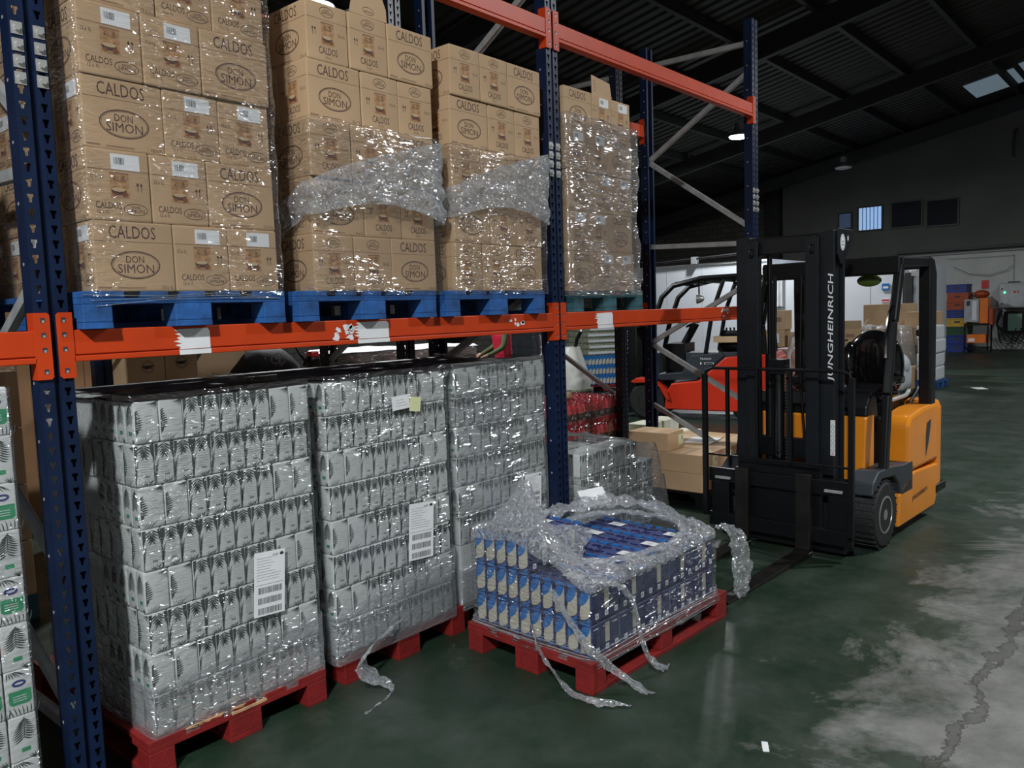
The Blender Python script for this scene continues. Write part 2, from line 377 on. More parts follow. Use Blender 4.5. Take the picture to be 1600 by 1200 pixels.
# ================================================================== THE HALL
XB0, XB1, YB0, YB1 = -7.0, 29.0, -10.0, 16.0
def struct(name, m, parent=None): return tag(m.build(name, parent), kind='structure')
m = M(); m.box(XB0-.2, XB1+.2, YB0-.2, YB1+.2, -.2, 0, 'floor'); struct('floor', m)
roofz = lambda y: 8.04-.19*y if y > -4 else 8.04+.76+.19*(y+4)
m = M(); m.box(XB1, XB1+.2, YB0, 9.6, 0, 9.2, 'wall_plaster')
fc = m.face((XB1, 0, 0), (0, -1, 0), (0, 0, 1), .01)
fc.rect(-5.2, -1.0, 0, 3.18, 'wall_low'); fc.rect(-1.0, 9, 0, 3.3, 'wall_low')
fc.rect(-3.62, -1.72, 2.98, 3.02, 'ink_grey', 2); fc.rect(-1.74, -1.70, 0, 3.02, 'ink_grey', 2)
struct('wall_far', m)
m = M(); m.box(XB1, XB1+.2, 9.6, YB1, 0, 9.2, 'block_wall'); m.box(XB1-.35, XB1-.001, 9.3, 9.9, 0, 6.2, 'roof_beam'); struct('wall_far_blocks', m)
m = M(); m.box(XB0, XB1, YB1, YB1+.2, 0, 6, 'block_wall'); struct('wall_left', m)
m = M(); m.box(XB0, XB1, YB0-.2, YB0, 0, 8, 'wall_plaster'); struct('wall_right', m)
m = M(); m.box(XB0-.2, XB0, YB0, YB1, 0, 9.2, 'wall_plaster'); struct('wall_near', m)
# ribbed roof on purlins and rafters
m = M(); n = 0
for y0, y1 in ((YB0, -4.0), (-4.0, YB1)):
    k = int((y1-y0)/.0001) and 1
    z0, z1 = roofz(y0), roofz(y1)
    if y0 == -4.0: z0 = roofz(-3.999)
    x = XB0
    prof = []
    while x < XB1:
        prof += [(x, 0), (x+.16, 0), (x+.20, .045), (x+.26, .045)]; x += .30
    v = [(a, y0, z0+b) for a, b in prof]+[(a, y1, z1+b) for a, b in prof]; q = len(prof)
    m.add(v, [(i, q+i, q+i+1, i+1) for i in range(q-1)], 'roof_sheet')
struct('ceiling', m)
m = M()
y = YB0+.5
while y < YB1:
    m.box(XB0, XB1, y-.05, y+.05, roofz(y)-.22, roofz(y)-.02, 'roof_beam'); y += 1.55
for x in (-3, 3, 9, 15, 21, 27):
    for y0, y1 in ((YB0, -4), (-4, YB1)):
        a, b = roofz(y0+.001), roofz(y1-.001) if y1 == -4 else roofz(y1)
        if y0 == -4: a = roofz(-3.999)
        m.bar((x, y0, a-.42), (x, y1, b-.42), .16, .4, 'roof_beam')
struct('trim_1', m)
# translucent skylight sheets in the roof
for i, (x0, x1, ya, yb) in enumerate(((24.55, 26.3, 1.15, 2.35), (24.3, 26.0, -1.5, 1.0))):
    m = M(); k = x0
    while k < x1-.1:
        m.box(k, k+.16, ya, yb, 0, .012, 'skylight_glow'); k += .2
    m.v = [(a, b, roofz(b)-.035+c) for a, b, c in m.v]
    struct('window_%d' % (i+6), m)
# high windows of the far wall
for i, (y0, y1, z0, z1, mt) in enumerate(((6.78, 7.18, 4.36, 4.86, 'window_dim'), (5.74, 6.50, 4.22, 5.0, 'window_glow'), (4.46, 5.39, 4.22, 5.05, 'window_dark'), (3.36, 4.27, 4.17, 4.99, 'window_dark'))):
    fr = M(); t = .05
    for a in ((y0-t, y1+t, z0-t, z0), (y0-t, y1+t, z1, z1+t), (y0-t, y0, z0, z1), (y1, y1+t, z0, z1)): fr.box(XB1-.07, XB1-.012, a[0], a[1], a[2], a[3], 'frame_dark')
    o = struct('window_%d' % (i+1), fr); g = M(); g.box(XB1-.05, XB1-.02, y0, y1, z0, z1, mt)
    g.build('pane', o)
    if mt == 'window_glow':
        g = M()
        for k in range(1, 6): g.box(XB1-.06, XB1-.05, y0+(y1-y0)*k/6-.012, y0+(y1-y0)*k/6+.012, z0, z1, 'window_dim')
        g.build('glazing_bar', o)
# conduit and curtain rail on the far wall
m = M(); m.bar((28.9, 5.2, 3.33), (28.9, -2, 3.33), .06, .09, 'frame_dark'); m.bar((28.93, 5.2, 3.18), (28.93, -2, 3.2), .03, .05, 'ink_grey')
tag(m.build('pipe_rail'), 'dark pipe rail running along the far wall above the white part', 'rail')
m = M(); m.tube([(28.9, 1.70, 6.95), (28.85, 1.75, 6.9), (28.85, 1.78, 6.2), (28.9, 1.75, 6.1)], .03, 'frame_dark', 6)
tag(m.build('wall_bracket'), 'dark bent bracket high on the far wall at the right', 'bracket')
# white insulated cold room with door, signs and notices
m = M(); m.box(20, 23, 6.0, 11.5, 0, 2.93, 'wall_white'); m.box(19.97, 20, 6.0, 11.5, 2.88, 2.93, 'white_paint'); m.box(20, 23, 2.35, 6.0, 0, 2.58, 'wall_white')
k = 3.4
while k < 11.4: m.box(19.994, 20.004, k-.006, k+.006, 0, 2.88 if k > 6 else 2.56, 'door_grey'); k += 1.15
struct('wall_cold_room', m)
d = M(); d.box(19.93, 19.99, 4.55, 5.2, 0, 2.42, 'door_grey'); d.box(19.92, 19.93, 4.6, 5.15, .05, 2.36, 'wall_white')
o = struct('door_1', d); d = M(); d.box(19.88, 19.92, 4.62, 4.68, 1.15, 1.35, 'frame_dark'); d.build('door_handle', o)
d = M(); d.box(19.9, 19.99, 2.62, 2.75, 0, 2.5, 'door_grey'); d.box(19.85, 19.99, 2.4, 2.56, 0, 2.35, 'frame_dark'); struct('trim_2', d)
d = M(); d.box(19.88, 19.99, 5.62, 6.5, 1.63, 2.7, 'white_paint'); d.box(19.87, 19.88, 5.66, 5.72, 1.65, 2.68, 'door_grey')
tag(d.build('notice_board'), 'white rectangular board on the cold room wall left of the grey door', 'board')
d = M(); d.box(19.97, 19.99, 2.95, 3.12, 1.95, 2.12, 'milk_blue'); fc = d.face((19.97, 3.03, 2.03), (0, -1, 0), (0, 0, 1), .002); fc.rect(-.06, .06, -.03, .02, 'paper')
tag(d.build('wall_sign'), 'small blue and white sign on the cold room wall', 'sign')
d = M(); d.box(19.97, 19.99, 2.93, 3.13, 1.64, 1.74, 'paper'); fc = d.face((19.97, 3.03, 1.69), (0, -1, 0), (0, 0, 1), .002); fc.rect(-.09, .09, .0, .04, 'red_plastic'); fc.rect(-.09, .09, -.035, -.02, 'red_plastic')
tag(d.build('wall_sign'), 'small white and red sign below the blue one on the cold room wall', 'sign')
d = M(); d.bar((19.8, 1.9, 2.30), (19.8, 2.4, 2.33), .05, .12, 'machine_grey'); d.box(19.75, 19.85, 1.88, 1.95, 2.27, 2.4, 'frame_dark')
tag(d.build('door_rail'), 'grey sliding door rail sticking out at the cold room corner', 'rail')
d = M(); d.tube([(19.9, 11.4, 3.12), (19.9, 10.2, 3.1), (19.9, 9.6, 3.02), (19.9, 8.6, 3.06), (19.9, 7.5, 3.1), (19.9, 6.2, 3.15)], .035, 'frame_dark', 6)
for q in (9.7, 8.2): d.box(19.85, 20, q-.08, q+.08, 2.93, 3.13, 'ink_grey')
tag(d.build('cable_run'), 'dark sagging cable run along the top of the cold room', 'cable')

# ------------------------------------------------------------------ lamps
def high_bay(x, y, z, power, label, lit=True):
    r = empty('high_bay_lamp', (x, y, z), 0, label, 'lamp', 'high bay lamps')
    m = M(); m.lathe([(.05, .34), (.10, .33), (.12, .16), (.20, .10), (.27, .02), (.27, 0)], (0, 0, 0), 'z', 'lamp_body', 24); m.build('housing', r, True)
    m = M(); m.lathe([(.25, .005), (.23, -.03), (.12, -.055), (.02, -.06)], (0, 0, 0), 'z', 'lamp_glow' if lit else 'paper', 24); m.build('diffuser', r, True)
    m = M(); m.tube([(0, 0, .34), (0, 0, roofz(y)-z-.1)], .012, 'frame_dark', 6); m.build('suspension_rod', r)
    if lit:
        L = bpy.data.lights.new('lamp_light', 'AREA'); L.shape = 'DISK'; L.size = .45; L.energy = power; L.color = (0.95, 0.98, 1.0)
        o = bpy.data.objects.new('lamp_light', L); C.objects.link(o); o.parent = r; o.location = (0, 0, -.075); o['kind'] = 'helper'
names = ['bright high bay lamp over the aisle behind the camera', 'large bright round lamp above the second stack of broth boxes', 'small bright round lamp beside the furthest blue upright', 'high bay lamp above the right side of the hall', 'high bay lamp deep in the aisle above the forklift']
for (x, y, z, p), l in zip(LAMPS, names): high_bay(x, y, z, p, l)
high_bay(25.8, 6.0, 6.0, 0, 'unlit round lamp hanging in the dark before the far wall', False)

# ================================================================== RACK
Wp, L = 0.1124, 2.7028
ZB, HB, ZU = 1.697, 0.11, 3.40
def upright(x, label, y0=0.0, depth=1.1, H=4.10, front_mat='blue_steel', holes=True, zbolt=True, group='blue rack uprights'):
    r = empty('upright_frame', (x, y0, 0), 0, label, 'rack upright', group)
    for name, yy, s in (('front_post', 0, 1), ('rear_post', depth, -1)):
        m = M()
        T = lambda a: yy+s*a
        th = .004
        def B(a, b, c, d, z0, z1): m.box(a, b, min(T(c), T(d)), max(T(c), T(d)), z0, z1, front_mat)
        fl = ((.002, .044), (Wp-.044, Wp-.002))
        for a, b in fl:                                   # two flanges pierced by keyholes
            if holes:
                mid = (a+b)/2
                B(a, mid-.010, 0, th, 0, H); B(mid+.010, b, 0, th, 0, H); z = .03
                while z < H-.06:
                    B(mid-.010, mid+.010, 0, th, z-.03+.0 if z > .04 else 0, z-.008)
                    m.prism([(mid-.010, z-.008), (mid-.004, z-.008), (mid-.0065, z+.010), (mid-.010, z+.010)], T(0), T(th), front_mat)
                    m.prism([(mid+.004, z-.008), (mid+.010, z-.008), (mid+.010, z+.010), (mid+.0065, z+.010)], T(0), T(th), front_mat)
                    z += .05
                B(mid-.010, mid+.010, 0, th, z-.03, H)
            else: B(a, b, 0, th, 0, H)
        B(.044, .048, 0, .020, 0, H); B(Wp-.048, Wp-.044, 0, .020, 0, H); B(.048, Wp-.048, .016, .020, 0, H)
        B(0, .004, .002, .075, 0, H); B(Wp-.004, Wp, .002, .075, 0, H)
        B(.004, .026, .071, .075, 0, H); B(Wp-.026, Wp-.004, .071, .075, 0, H)
        if holes:                                         # small round punchings down both sides
            z = .12
            while z < H-.1:
                for xx, nn in ((-.0006, -1), (Wp+.0006, 1)):
                    m.lathe([(.006, -.0004), (.006, .0004)], (xx, T(.045), z), 'x', 'galvanised', 8)
                z += .2 if s == 1 else .1
        B(-.01, Wp+.01, -.03, .10, 0, .006)
        m.build(name, r)
    xm = Wp/2; ya, yb = .06, depth-.06
    def brace(za, zb, w=.022, mt='galvanised'):
        m = M(); m.bar((xm, ya, za), (xm, yb, zb), w*1.3, .04, mt); m.bar((xm+.012, ya, za), (xm+.012, yb, zb), .004, .046, mt); m.build('brace', r)
    brace(.25, .25); brace(.28, .78); brace(.82, 1.36); brace(1.90, 1.38)
    brace(2.24, 2.28); brace(2.38, 3.06); brace(3.68, 3.08); brace(3.92, 3.94)
    if zbolt:
        for k in range(4):
            for xx in (.023, Wp-.023):
                z = 2.68-k*.053
                m = M(); m.box(xx-.017, xx+.017, -.004, .001, z-.020, z+.020, 'bolt_plate')
                m.prism([(xx+.010*math.cos(a*math.pi/3), z+.010*math.sin(a*math.pi/3)) for a in range(6)], -.014, -.004, 'bolt_plate'); m.build('splice_bolt', r)
    return r
F = [-Wp, L, 2*L+Wp]
upright(F[0], 'nearest blue rack upright, at the left of the picture')
upright(F[1], 'middle blue rack upright behind the half wrapped milk pallet')
upright(F[2], 'furthest blue rack upright, its post standing behind the forklift mast')
for x, l in ((F[1], 'dark rack upright of the second row behind the nearest bay'), (F[2], 'dark rack upright of the second row behind the brown boxes')):
    upright(x, l, 1.36, 1.0, 4.1, 'dark_steel', True, False, 'second row uprights')
def rack_beam(x0, x1, z, label, y=0.0, face=-1, torn=(), mt='orange_steel', lock=True):
    r = empty('rack_beam', ((x0+x1)/2, y, z-HB/2), 0, label, 'rack beam', 'orange rack beams')
    h = HB/2; l = (x1-x0)/2; m = M(); s = face
    def B(a, b, c, d, e, f): m.box(a, b, min(s*c, s*d), max(s*c, s*d), e, f, mt)
    B(-l, l, .0, -.045, -h, h)                           # back chord
    B(-l, l, .006, 0, -h+.024, h-.001); B(-l, l, .010, 0, -h, -h+.020)
    m.build('box_section', r, bevel=.003)
    for e in (-1, 1):
        c = M(); xe = e*l
        xa, xb = (xe, xe+e*.046)
        pts = [(xa, -h-.055), (xb-e*.008, -h-.055), (xb, -h-.047), (xb, h+.052), (xb-e*.008, h+.06), (xa, h+.06)]
        if e < 0: pts = pts[::-1]
        c.prism(pts, s*.004, s*.010, mt, 'y')
        c.box(min(xe, xe-e*.005), max(xe, xe-e*.005), min(s*.010, -s*.045), max(s*.010, -s*.045), -h-.055, h+.06, mt)
        for k, zz in enumerate((h+.035, h-.015, -h+.045, -h-.028)):
            c.box(xe+e*.024-.007, xe+e*.024+.007, min(s*.0104, s*.0108), max(s*.0104, s*.0108), zz-.008, zz+.008, 'ink')
            c.box(xe+e*.024-.003, xe+e*.024+.005, min(s*.0108, s*.0112), max(s*.0108, s*.0112), zz-.008, zz, 'galvanised')
        c.build('end_connector', r)
    for t in torn:
        x, w, seed, kind = t; rg = random.Random(seed); q = M(); xl = x-(x0+x1)/2
        fc = q.face((xl, s*.0066 if s < 0 else 0, 0), (1, 0, 0), (0, 0, 1), .0006)
        if kind == 'label':
            pts = [(w, -h+.022), (w, h-.022), (w*.94, h-.010), (w*.1, h-.012)]
            k = h-.016
            while k > -h+.03:
                pts += [(rg.uniform(-.03, .01)*w*4+w*.02, k), (rg.uniform(.0, .08)*w+.012, k-.008)]; k -= .014
            pts += [(w*.05, -h+.022)]
            fc.poly(pts[::-1] if False else pts, 'paper'); fc2 = q.face((xl, -.0106, 0), (1, 0, 0), (0, 0, 1), .0006); fc2.rect(w*.05, w, -h+.001, -h+.0195, 'paper')
        else:
            for k in range(rg.randint(5, 8)):
                a, b = rg.uniform(0, w), rg.uniform(-h+.035, h-.02); e = rg.uniform(.012, .03); pt = []
                for j in range(9):
                    rr = e*rg.uniform(.35, 1.1); pt.append((a+rr*math.cos(j*.698), b+rr*.8*math.sin(j*.698)))
                fc.poly(pt, 'paper')
        q.build('torn_label', r)
    return r
rack_beam(-2.82, F[0], ZB, 'lower orange beam running out of the picture at the left')
rack_beam(0, L, ZB, 'lower orange beam between the nearest and middle uprights', torn=((.37, .135, 3, 'label'), (1.10, .10, 5, 'scrap'), (1.215, .20, 6, 'label'), (2.30, .12, 8, 'scrap')))
rack_beam(L+Wp, F[2], ZB, 'lower orange beam behind the forklift mast', torn=((3.14, .19, 9, 'label'), (4.90, .12, 11, 'scrap')))
rack_beam(0, L, ZU, 'upper orange beam above the brown broth boxes')
rack_beam(L+Wp, F[2], ZU, 'upper orange beam ending at the furthest upright')
for x0, x1, w in ((-2.82, F[0], 'left of the nearest upright'), (0, L, 'behind the blue pallets'), (L+Wp, F[2], 'behind the teal pallet')):
    rack_beam(x0, x1, ZB, 'rear lower orange beam '+w, 1.1, 1)
    if x0 > -1: rack_beam(x0, x1, ZU, 'rear upper orange beam '+w, 1.1, 1)
rack_beam(L+Wp, F[2], 2.12, 'short orange beam of the second rack row behind the teal pallet', 1.36, -1)

# ================================================================== PALLETS
def pallet_mesh(mt, h=.144, Wd=.8, Ln=1.2, chips=0, blocks_front=3):
    """Wd along x, Ln along y, origin at centre of the base"""
    r = empty('pallet'); m = M(); t = .022; x0, y0 = -Wd/2, -Ln/2; zb = h-2*t
    for k, (a, w) in enumerate(((0, .145), (.205, .1), (.35, .1), (.495, .1), (Wd-.145, .145)) if Wd < 1 else ((0, .145), (.27, .1), (.55, .1), (.83, .1), (Wd-.145, .145))):
        m.box(x0+a, x0+a+w, y0, y0+Ln, h-t, h, mt)
    for a in (0, Ln/2-.0725, Ln-.145): m.box(x0, x0+Wd, y0+a, y0+a+.145, h-2*t, h-t-.0004, mt)
    if chips:
        rg = random.Random(chips)
        for k in range(5):
            a = rg.uniform(-.3, .3); m.prism([(a, h-.004), (a+.05, h-.012), (a+.07, h-.001), (a+.03, h+.001)], y0-.0015, y0+.004, 'raw_wood')
        m.box(-.06, .10, y0-.002, y0+.01, h-.03, h-.016, 'raw_wood')
    m.build('deck', r, bevel=.002)
    for a, w in ((0, .1), (Wd/2-.0725, .145), (Wd-.1, .1)):
        for b in (0, Ln/2-.05, Ln-.1):
            q = M(); q.box(x0+a, x0+a+w, y0+b, y0+b+.1, t, zb, mt); q.build('block', r, bevel=.004)
    for a, w in ((0, .1), (Wd/2-.0725, .145), (Wd-.1, .1)):
        q = M(); q.box(x0+a, x0+a+w, y0, y0+Ln, 0, t, mt); q.build('runner', r, bevel=.002)
    return r
def pallet(mt, loc, rz, label, group, **k):
    o = pallet_mesh(mt, **k); o.location = loc; o.rotation_euler = (0, 0, rz); return tag(o, label, 'pallet', group)
PH = .130
BP = [(.425, 'pallet_blue', 'bright blue wooden pallet under the first stack of broth boxes'), (1.295, 'pallet_blue', 'scuffed blue wooden pallet under the second stack of broth boxes'), (2.165, 'pallet_blue', 'blue wooden pallet with broken corner under the third stack of broth boxes'), (3.32, 'pallet_teal', 'worn teal wooden pallet under the fourth stack of broth boxes')]
for x, mt, l in BP: pallet(mt, (x, .60 if x > 3 else .55, ZB), 0, l, 'pallets on the lower beam', h=PH)
pallet('pallet_red', (.545, .58, 0), 0, 'chipped red pallet under the nearest wrapped stack of palm cartons', 'red pallets on the floor', chips=4)
pallet('pallet_red', (1.477, .62, 0), 0, 'red pallet under the middle wrapped stack, torn film at its corner', 'red pallets on the floor', chips=0)
pallet('pallet_red', (2.27, .68, 0), 0, 'red pallet under the third wrapped stack, mostly hidden by the milk pallet', 'red pallets on the floor')
pallet('pallet_red', (2.30, -.585, 0), math.pi/2-.045, 'red pallet on the open floor under the half wrapped milk', 'red pallets on the floor')

# ================================================================== BROTH BOXES
BW, BD, BH = .284, .218, .245
def broth_box(style):
    m = M(); m.rbox(-BW/2, BW/2, -BD/2, BD/2, 0, BH, 'cardboard', .006)
    B = 'print_brown'; zs = .175
    def wide(fc):
        fc.rect(-BW/2+.004, BW/2-.004, zs-.001, zs+.001, 'print_faint')
        fc.text('CALDOS', -.005, .208, .165, .044, B)
        fc.ring(0, .093, .088, .050, .004, B); fc.ring(0, .093, .081, .044, .0012, B)
        fc.text('DON', -.002, .113, .064, .025, B); fc.text('SIMON', 0, .080, .128, .032, B)
        fc.rect(-.135, -.09, .010, .016, 'print_faint'); fc.rect(-.07, .03, .010, .014, 'print_faint'); fc.text('12 x 1L', .112, .014, .042, .011, B)
    def arrows(fc, u, v):
        for k in (0, .013):
            fc.rect(u+k-.001, u+k+.001, v, v+.03, B); fc.poly([(u+k-.005, v+.022), (u+k+.005, v+.022), (u+k, v+.034)], B)
    def pic(fc, u, v, w, h):
        fc.rect(u-w/2, u+w/2, v, v+h, 'picture_tan'); fc.rect(u-w/2, u+w/2, v+h-.006, v+h, 'print_faint', 2)
        fc.text('CALDO DE', u, v+h*.84, w*.62, .008, B, 2); fc.text('POLLO', u, v+h*.70, w*.6, .012, B, 2)
        fc.ell(u-.004, v+h*.26, w*.40, h*.15, 'print_brown', 2, 14); fc.ell(u-.004, v+h*.32, w*.36, h*.08, 'cardboard_pale', 3, 14)
        fc.ell(u+w*.26, v+h*.14, w*.16, h*.10, 'picture_red', 3, 10); fc.ell(u-w*.3, v+h*.12, w*.12, h*.07, 'picture_red', 3, 10)
    def oval(fc, u, v, a, b):
        fc.ring(u, v, a, b, .0022, B, 1, 20); fc.text('DON', u, v+b*.38, a*.7, b*.42, B); fc.text('SIMON', u, v-b*.2, a*1.4, b*.58, B)
    def narrow1(fc):
        fc.rect(-BD/2+.004, BD/2-.004, zs-.001, zs+.001, 'print_faint')
        fc.text('12 x 1L', -.078, .148, .036, .013, B); pic(fc, 0, .080, .066, .088); arrows(fc, .064, .105)
        fc.text('CALDOS', -.042, .052, .088, .023, B); fc.text('12 x 1L', -.062, .030, .04, .011, B); oval(fc, .052, .042, .043, .021)
    def narrow2(fc):
        fc.rect(-BD/2+.004, BD/2-.004, zs-.001, zs+.001, 'print_faint')
        oval(fc, 0, .210, .038, .022); arrows(fc, -.078, .105); pic(fc, 0, .072, .066, .094); fc.text('12 x 1L', .075, .125, .036, .013, B)
        fc.text('CALDOS', .0, .046, .098, .030, B); fc.text('12 x 1L', 0, .020, .03, .010, B)
    nf = narrow1 if style == 1 else narrow2
    wide(m.face((0, -BD/2, 0), (1, 0, 0), (0, 0, 1))); wide(m.face((0, BD/2, 0), (-1, 0, 0), (0, 0, 1)))
    nf(m.face((-BW/2, 0, 0), (0, -1, 0), (0, 0, 1))); nf(m.face((BW/2, 0, 0), (0, 1, 0), (0, 0, 1)))
    o = m.build('broth_box', None, True, 35); tag(o, 'x', 'cardboard box')
    if style == 1:
        for sgn in (-1, 1):
            q = M(); q.T = Matrix.Rotation(0 if sgn < 0 else math.pi, 4, 'Z')
            fc = q.face((-BW/2-.0004, 0, 0), (0, -1, 0), (0, 0, 1), .0008)
            u0, u1, v0, v1 = -.025, .075, .178, .232
            q.box(-BW/2-.0010, -BW/2+.001, -u1, -u0, v0, v1, 'paper')
            x = u0+.010
            rg = random.Random(2)
            while x < u0+.045:
                w = rg.choice((.0012, .0022, .003)); fc.rect(x, x+w, v0+.018, v1-.012, 'ink', 1); x += w+.0022
            q.build('barcode_label', o)
    return o
b1 = Proto(broth_box(1)); b2 = Proto(broth_box(2))
LY = ['bottom', 'second', 'third', 'fourth', 'fifth', 'top']
def broth_stack(x0, y0, z0, layers, proto, first, nm, depthn=3, flip_lean=0.0, right=False):
    """first: which layer type is at the bottom: 0 = logo side at the left, 1 = logo side at the right"""
    g = 'broth boxes of the %s stack' % nm
    for k in range(layers):
        t = (first+k) % 2; z = z0+k*(BH+.002); jx = rnd(-.008, .008)+flip_lean*k; jy = rnd(-.006, .006); gp = .004
        lay = LY[k]
        def put(x, y, rz, what):
            proto.place((x0+x+jx+rnd(-.002, .002), y0+y+jy+rnd(-.004, .004), z), rz+rnd(-.012, .012), 'broth box, %s, %s layer of %s stack' % (what, lay, nm), g)
        if t == 0:
            put(BW/2, BD/2, 0, 'big logo forward, left corner')
            put(BW+gp+BD/2, BW/2, math.pi/2, 'narrow side forward, centre'); put(BW+gp*2+BD*1.5, BW/2, math.pi/2, 'narrow side forward, right corner')
            y = BD+gp
            for j in range(depthn): put(BW/2, y+BD/2, 0, '%s one back along the left side' % ORD[j+1]); y += BD+gp
        else:
            put(BD/2, BW/2, math.pi/2, 'narrow side forward, left corner'); put(BD*1.5+gp, BW/2, math.pi/2, 'narrow side forward, centre')
            put(BD*2+gp*2+BW/2, BD/2, 0, 'big logo forward, right corner')
            y = BW+gp
            for j in range(depthn): put(BD/2, y+BW/2, math.pi/2, '%s one back along the left side' % ORD[j+1]); y += BW+gp
    TW = BW+2*BD+2*gp
    # what fills the middle of the load, behind the outer boxes
    m = M()
    for k in range(layers):
        z = z0+k*(BH+.002)
        for i in range(2):
            for j in range(3): m.box(x0+BW+.02+i*.215, x0+BW+.02+i*.215+.21, y0+BW+.03+j*.26, y0+BW+.03+j*.26+.25, z, z+BH, 'cardboard')
    tag(m.build('broth_boxes'), 'inner broth boxes hidden behind the faces of the %s stack' % nm, 'cardboard box', 'inner broth boxes', 'stuff')
    return TW
Z0 = ZB+PH
broth_stack(.080, -.04, Z0, 6, b1, 0, 'nearest', 4, -.002)
broth_stack(.985, -.04, Z0, 5, b2, 1, 'second', 3, .006)
broth_stack(1.840, -.04, Z0, 5, b2, 1, 'third', 3, .004)
broth_stack(2.872, .0, Z0, 5, b1, 0, 'fourth', 3, .002)
# loose opened flaps on the top boxes of the second and fourth stacks
m = M(); m.T = Matrix.Translation((1.35, -.035, Z0+5*(BH+.002))) @ Matrix.Rotation(R(-6), 4, 'X')
m.prism([(-.10, 0), (.115, 0), (.118, .06), (.10, .115), (.02, .105), (-.05, .13), (-.10, .125), (-.095, .10), (-.06, .095), (-.085, .05)], 0, .004, 'cardboard')
fc = m.face((0, 0, 0), (1, 0, 0), (0, 0, 1)); fc.ring(.01, .028, .034, .018, .002, 'print_brown'); fc.text('SIMON', .01, .024, .048, .010, 'print_brown')
tag(m.build('box_flap'), 'torn cardboard flap standing up on top of the second broth stack', 'cardboard flap')
m = M(); m.T = Matrix.Translation((3.29, .012, Z0+5*(BH+.002))) @ Matrix.Rotation(R(-4), 4, 'X')
m.prism([(-.11, 0), (.11, 0), (.10, .10), (-.10, .12)], 0, .004, 'cardboard'); fc = m.face((0, 0, 0), (1, 0, 0), (0, 0, 1))
for k in range(4): fc.rect(-.08, -.07, .02+k*.02, .033+k*.02, 'print_faint')
tag(m.build('box_flap'), 'pale cardboard flap standing up on top of the fourth broth stack', 'cardboard flap')

# ------------------------------------------------------------------ stretch film shells
def shell(name, x0, x1, y0, y1, z0, z1, mt, label, amp=.008, step=.04, top=False, seed=0, freq=5, sag=None, faces='lfr', group='stretch film wraps'):
    """film drawn round a load: left, front, right (and top) as one creased sheet"""
    path = []
    def seg(a, b):
        n = max(2, int((Vector(b)-Vector(a)).length/step))
        for i in range(n): path.append(Vector(a).lerp(Vector(b), i/n))
    rc = .022
    seg((x0, y1), (x0, y0+rc)); path += [Vector((x0+rc-rc*math.cos(a*.3927), y0+rc-rc*math.sin(a*.3927))) for a in range(4)]
    seg((x0+rc, y0), (x1-rc, y0)); path += [Vector((x1-rc+rc*math.sin(a*.3927), y0+rc-rc*math.cos(a*.3927))) for a in range(4)]
    seg((x1, y0+rc), (x1, y1)); path.append(Vector((x1, y1)))
    nz = max(2, int((z1-z0)/step)); v = []; fs = []; n = len(path); cx, cy = (x0+x1)/2, (y0+y1)/2
    for j in range(nz+1):
        for i, p in enumerate(path):
            z = z0+(z1-z0)*j/nz
            if sag:
                z = sag(p.x, p.y, j/nz)
            q = Vector((p.x*freq+seed, p.y*freq, z*freq*1.6)); d = amp*(.5+.9*mnoise.fractal(q, 1.0, 2.2, 4))
            d = max(d, .0015); nx = -1 if p.x <= x0+.01 else (1 if p.x >= x1-.01 else 0); ny = -1 if p.y <= y0+.01 else 0
            v.append((p.x+nx*d, p.y+ny*d, z))
    for j in range(nz):
        for i in range(n-1): fs.append((j*n+i, j*n+i+1, (j+1)*n+i+1, (j+1)*n+i))
    m = M(); m.add(v, fs, mt); o = m.build(name, None, True, 80)
    return tag(o, label, 'stretch film', group)
TWb = BW+2*BD+.008
ZT = lambda k: Z0+k*(BH+.002)
shell('stretch_film', .055, .080+TWb+.012, -.062, .95, Z0-.02, ZT(6), 'film', 'clear stretch film round the nearest broth stack', seed=1)
# bands of film that climb across the second and third stacks
def band(a, seed, nm):
    x0 = a-.012; x1 = a+TWb+.012
    def sg(x, y, t):
        u = max(0.0, min(1.0, (x-x0)/(x1-x0))); q = 0 if nm == 'second' else .05; lo = 2.15+q+.07*math.sin(u*3.1) if y < 0 else 2.15+q-.55*min(1, y); hi = 2.30+q+.25*u**.8 if y < 0 else 2.30+q-.55*min(1, y)
        return lo+(hi-lo)*t
    return x0, x1, sg
for a, nm, sd in ((.997, 'second', 3), (1.848, 'third', 5)):
    x0, x1, sg = band(a, sd, nm)
    shell('stretch_film', x0-.008, x1+.008, -.075, .8, 2.2, 2.62, 'film_crumple', 'crumpled band of film slanting across the %s broth stack' % nm, .02, .014, seed=sd, sag=sg, freq=11)
    shell('stretch_film', x0-.002, x1+.002, -.062, .8, Z0-.02, ZT(3), 'film', 'thin film round the lower layers of the %s broth stack' % nm, seed=sd+1)
shell('stretch_film', 2.855, 2.872+TWb+.03, -.025, .9, Z0-.03, ZT(4)+.08, 'film_tight', 'tight shiny film round the fourth broth stack', .022, .02, seed=9, freq=4.5)
m = M()
for k in range(3): m.tube([(.03+.02*k, -.054, Z0-.012-.02*k), (.3, -.058, Z0-.018-.006*k), (.55, -.057, Z0-.006-.01*k), (.80, -.054, Z0-.03)], .0016, 'film_haze', 5)
tag(m.build('film_shreds'), 'thin shreds of film hanging along the bright blue pallet edge', 'stretch film')

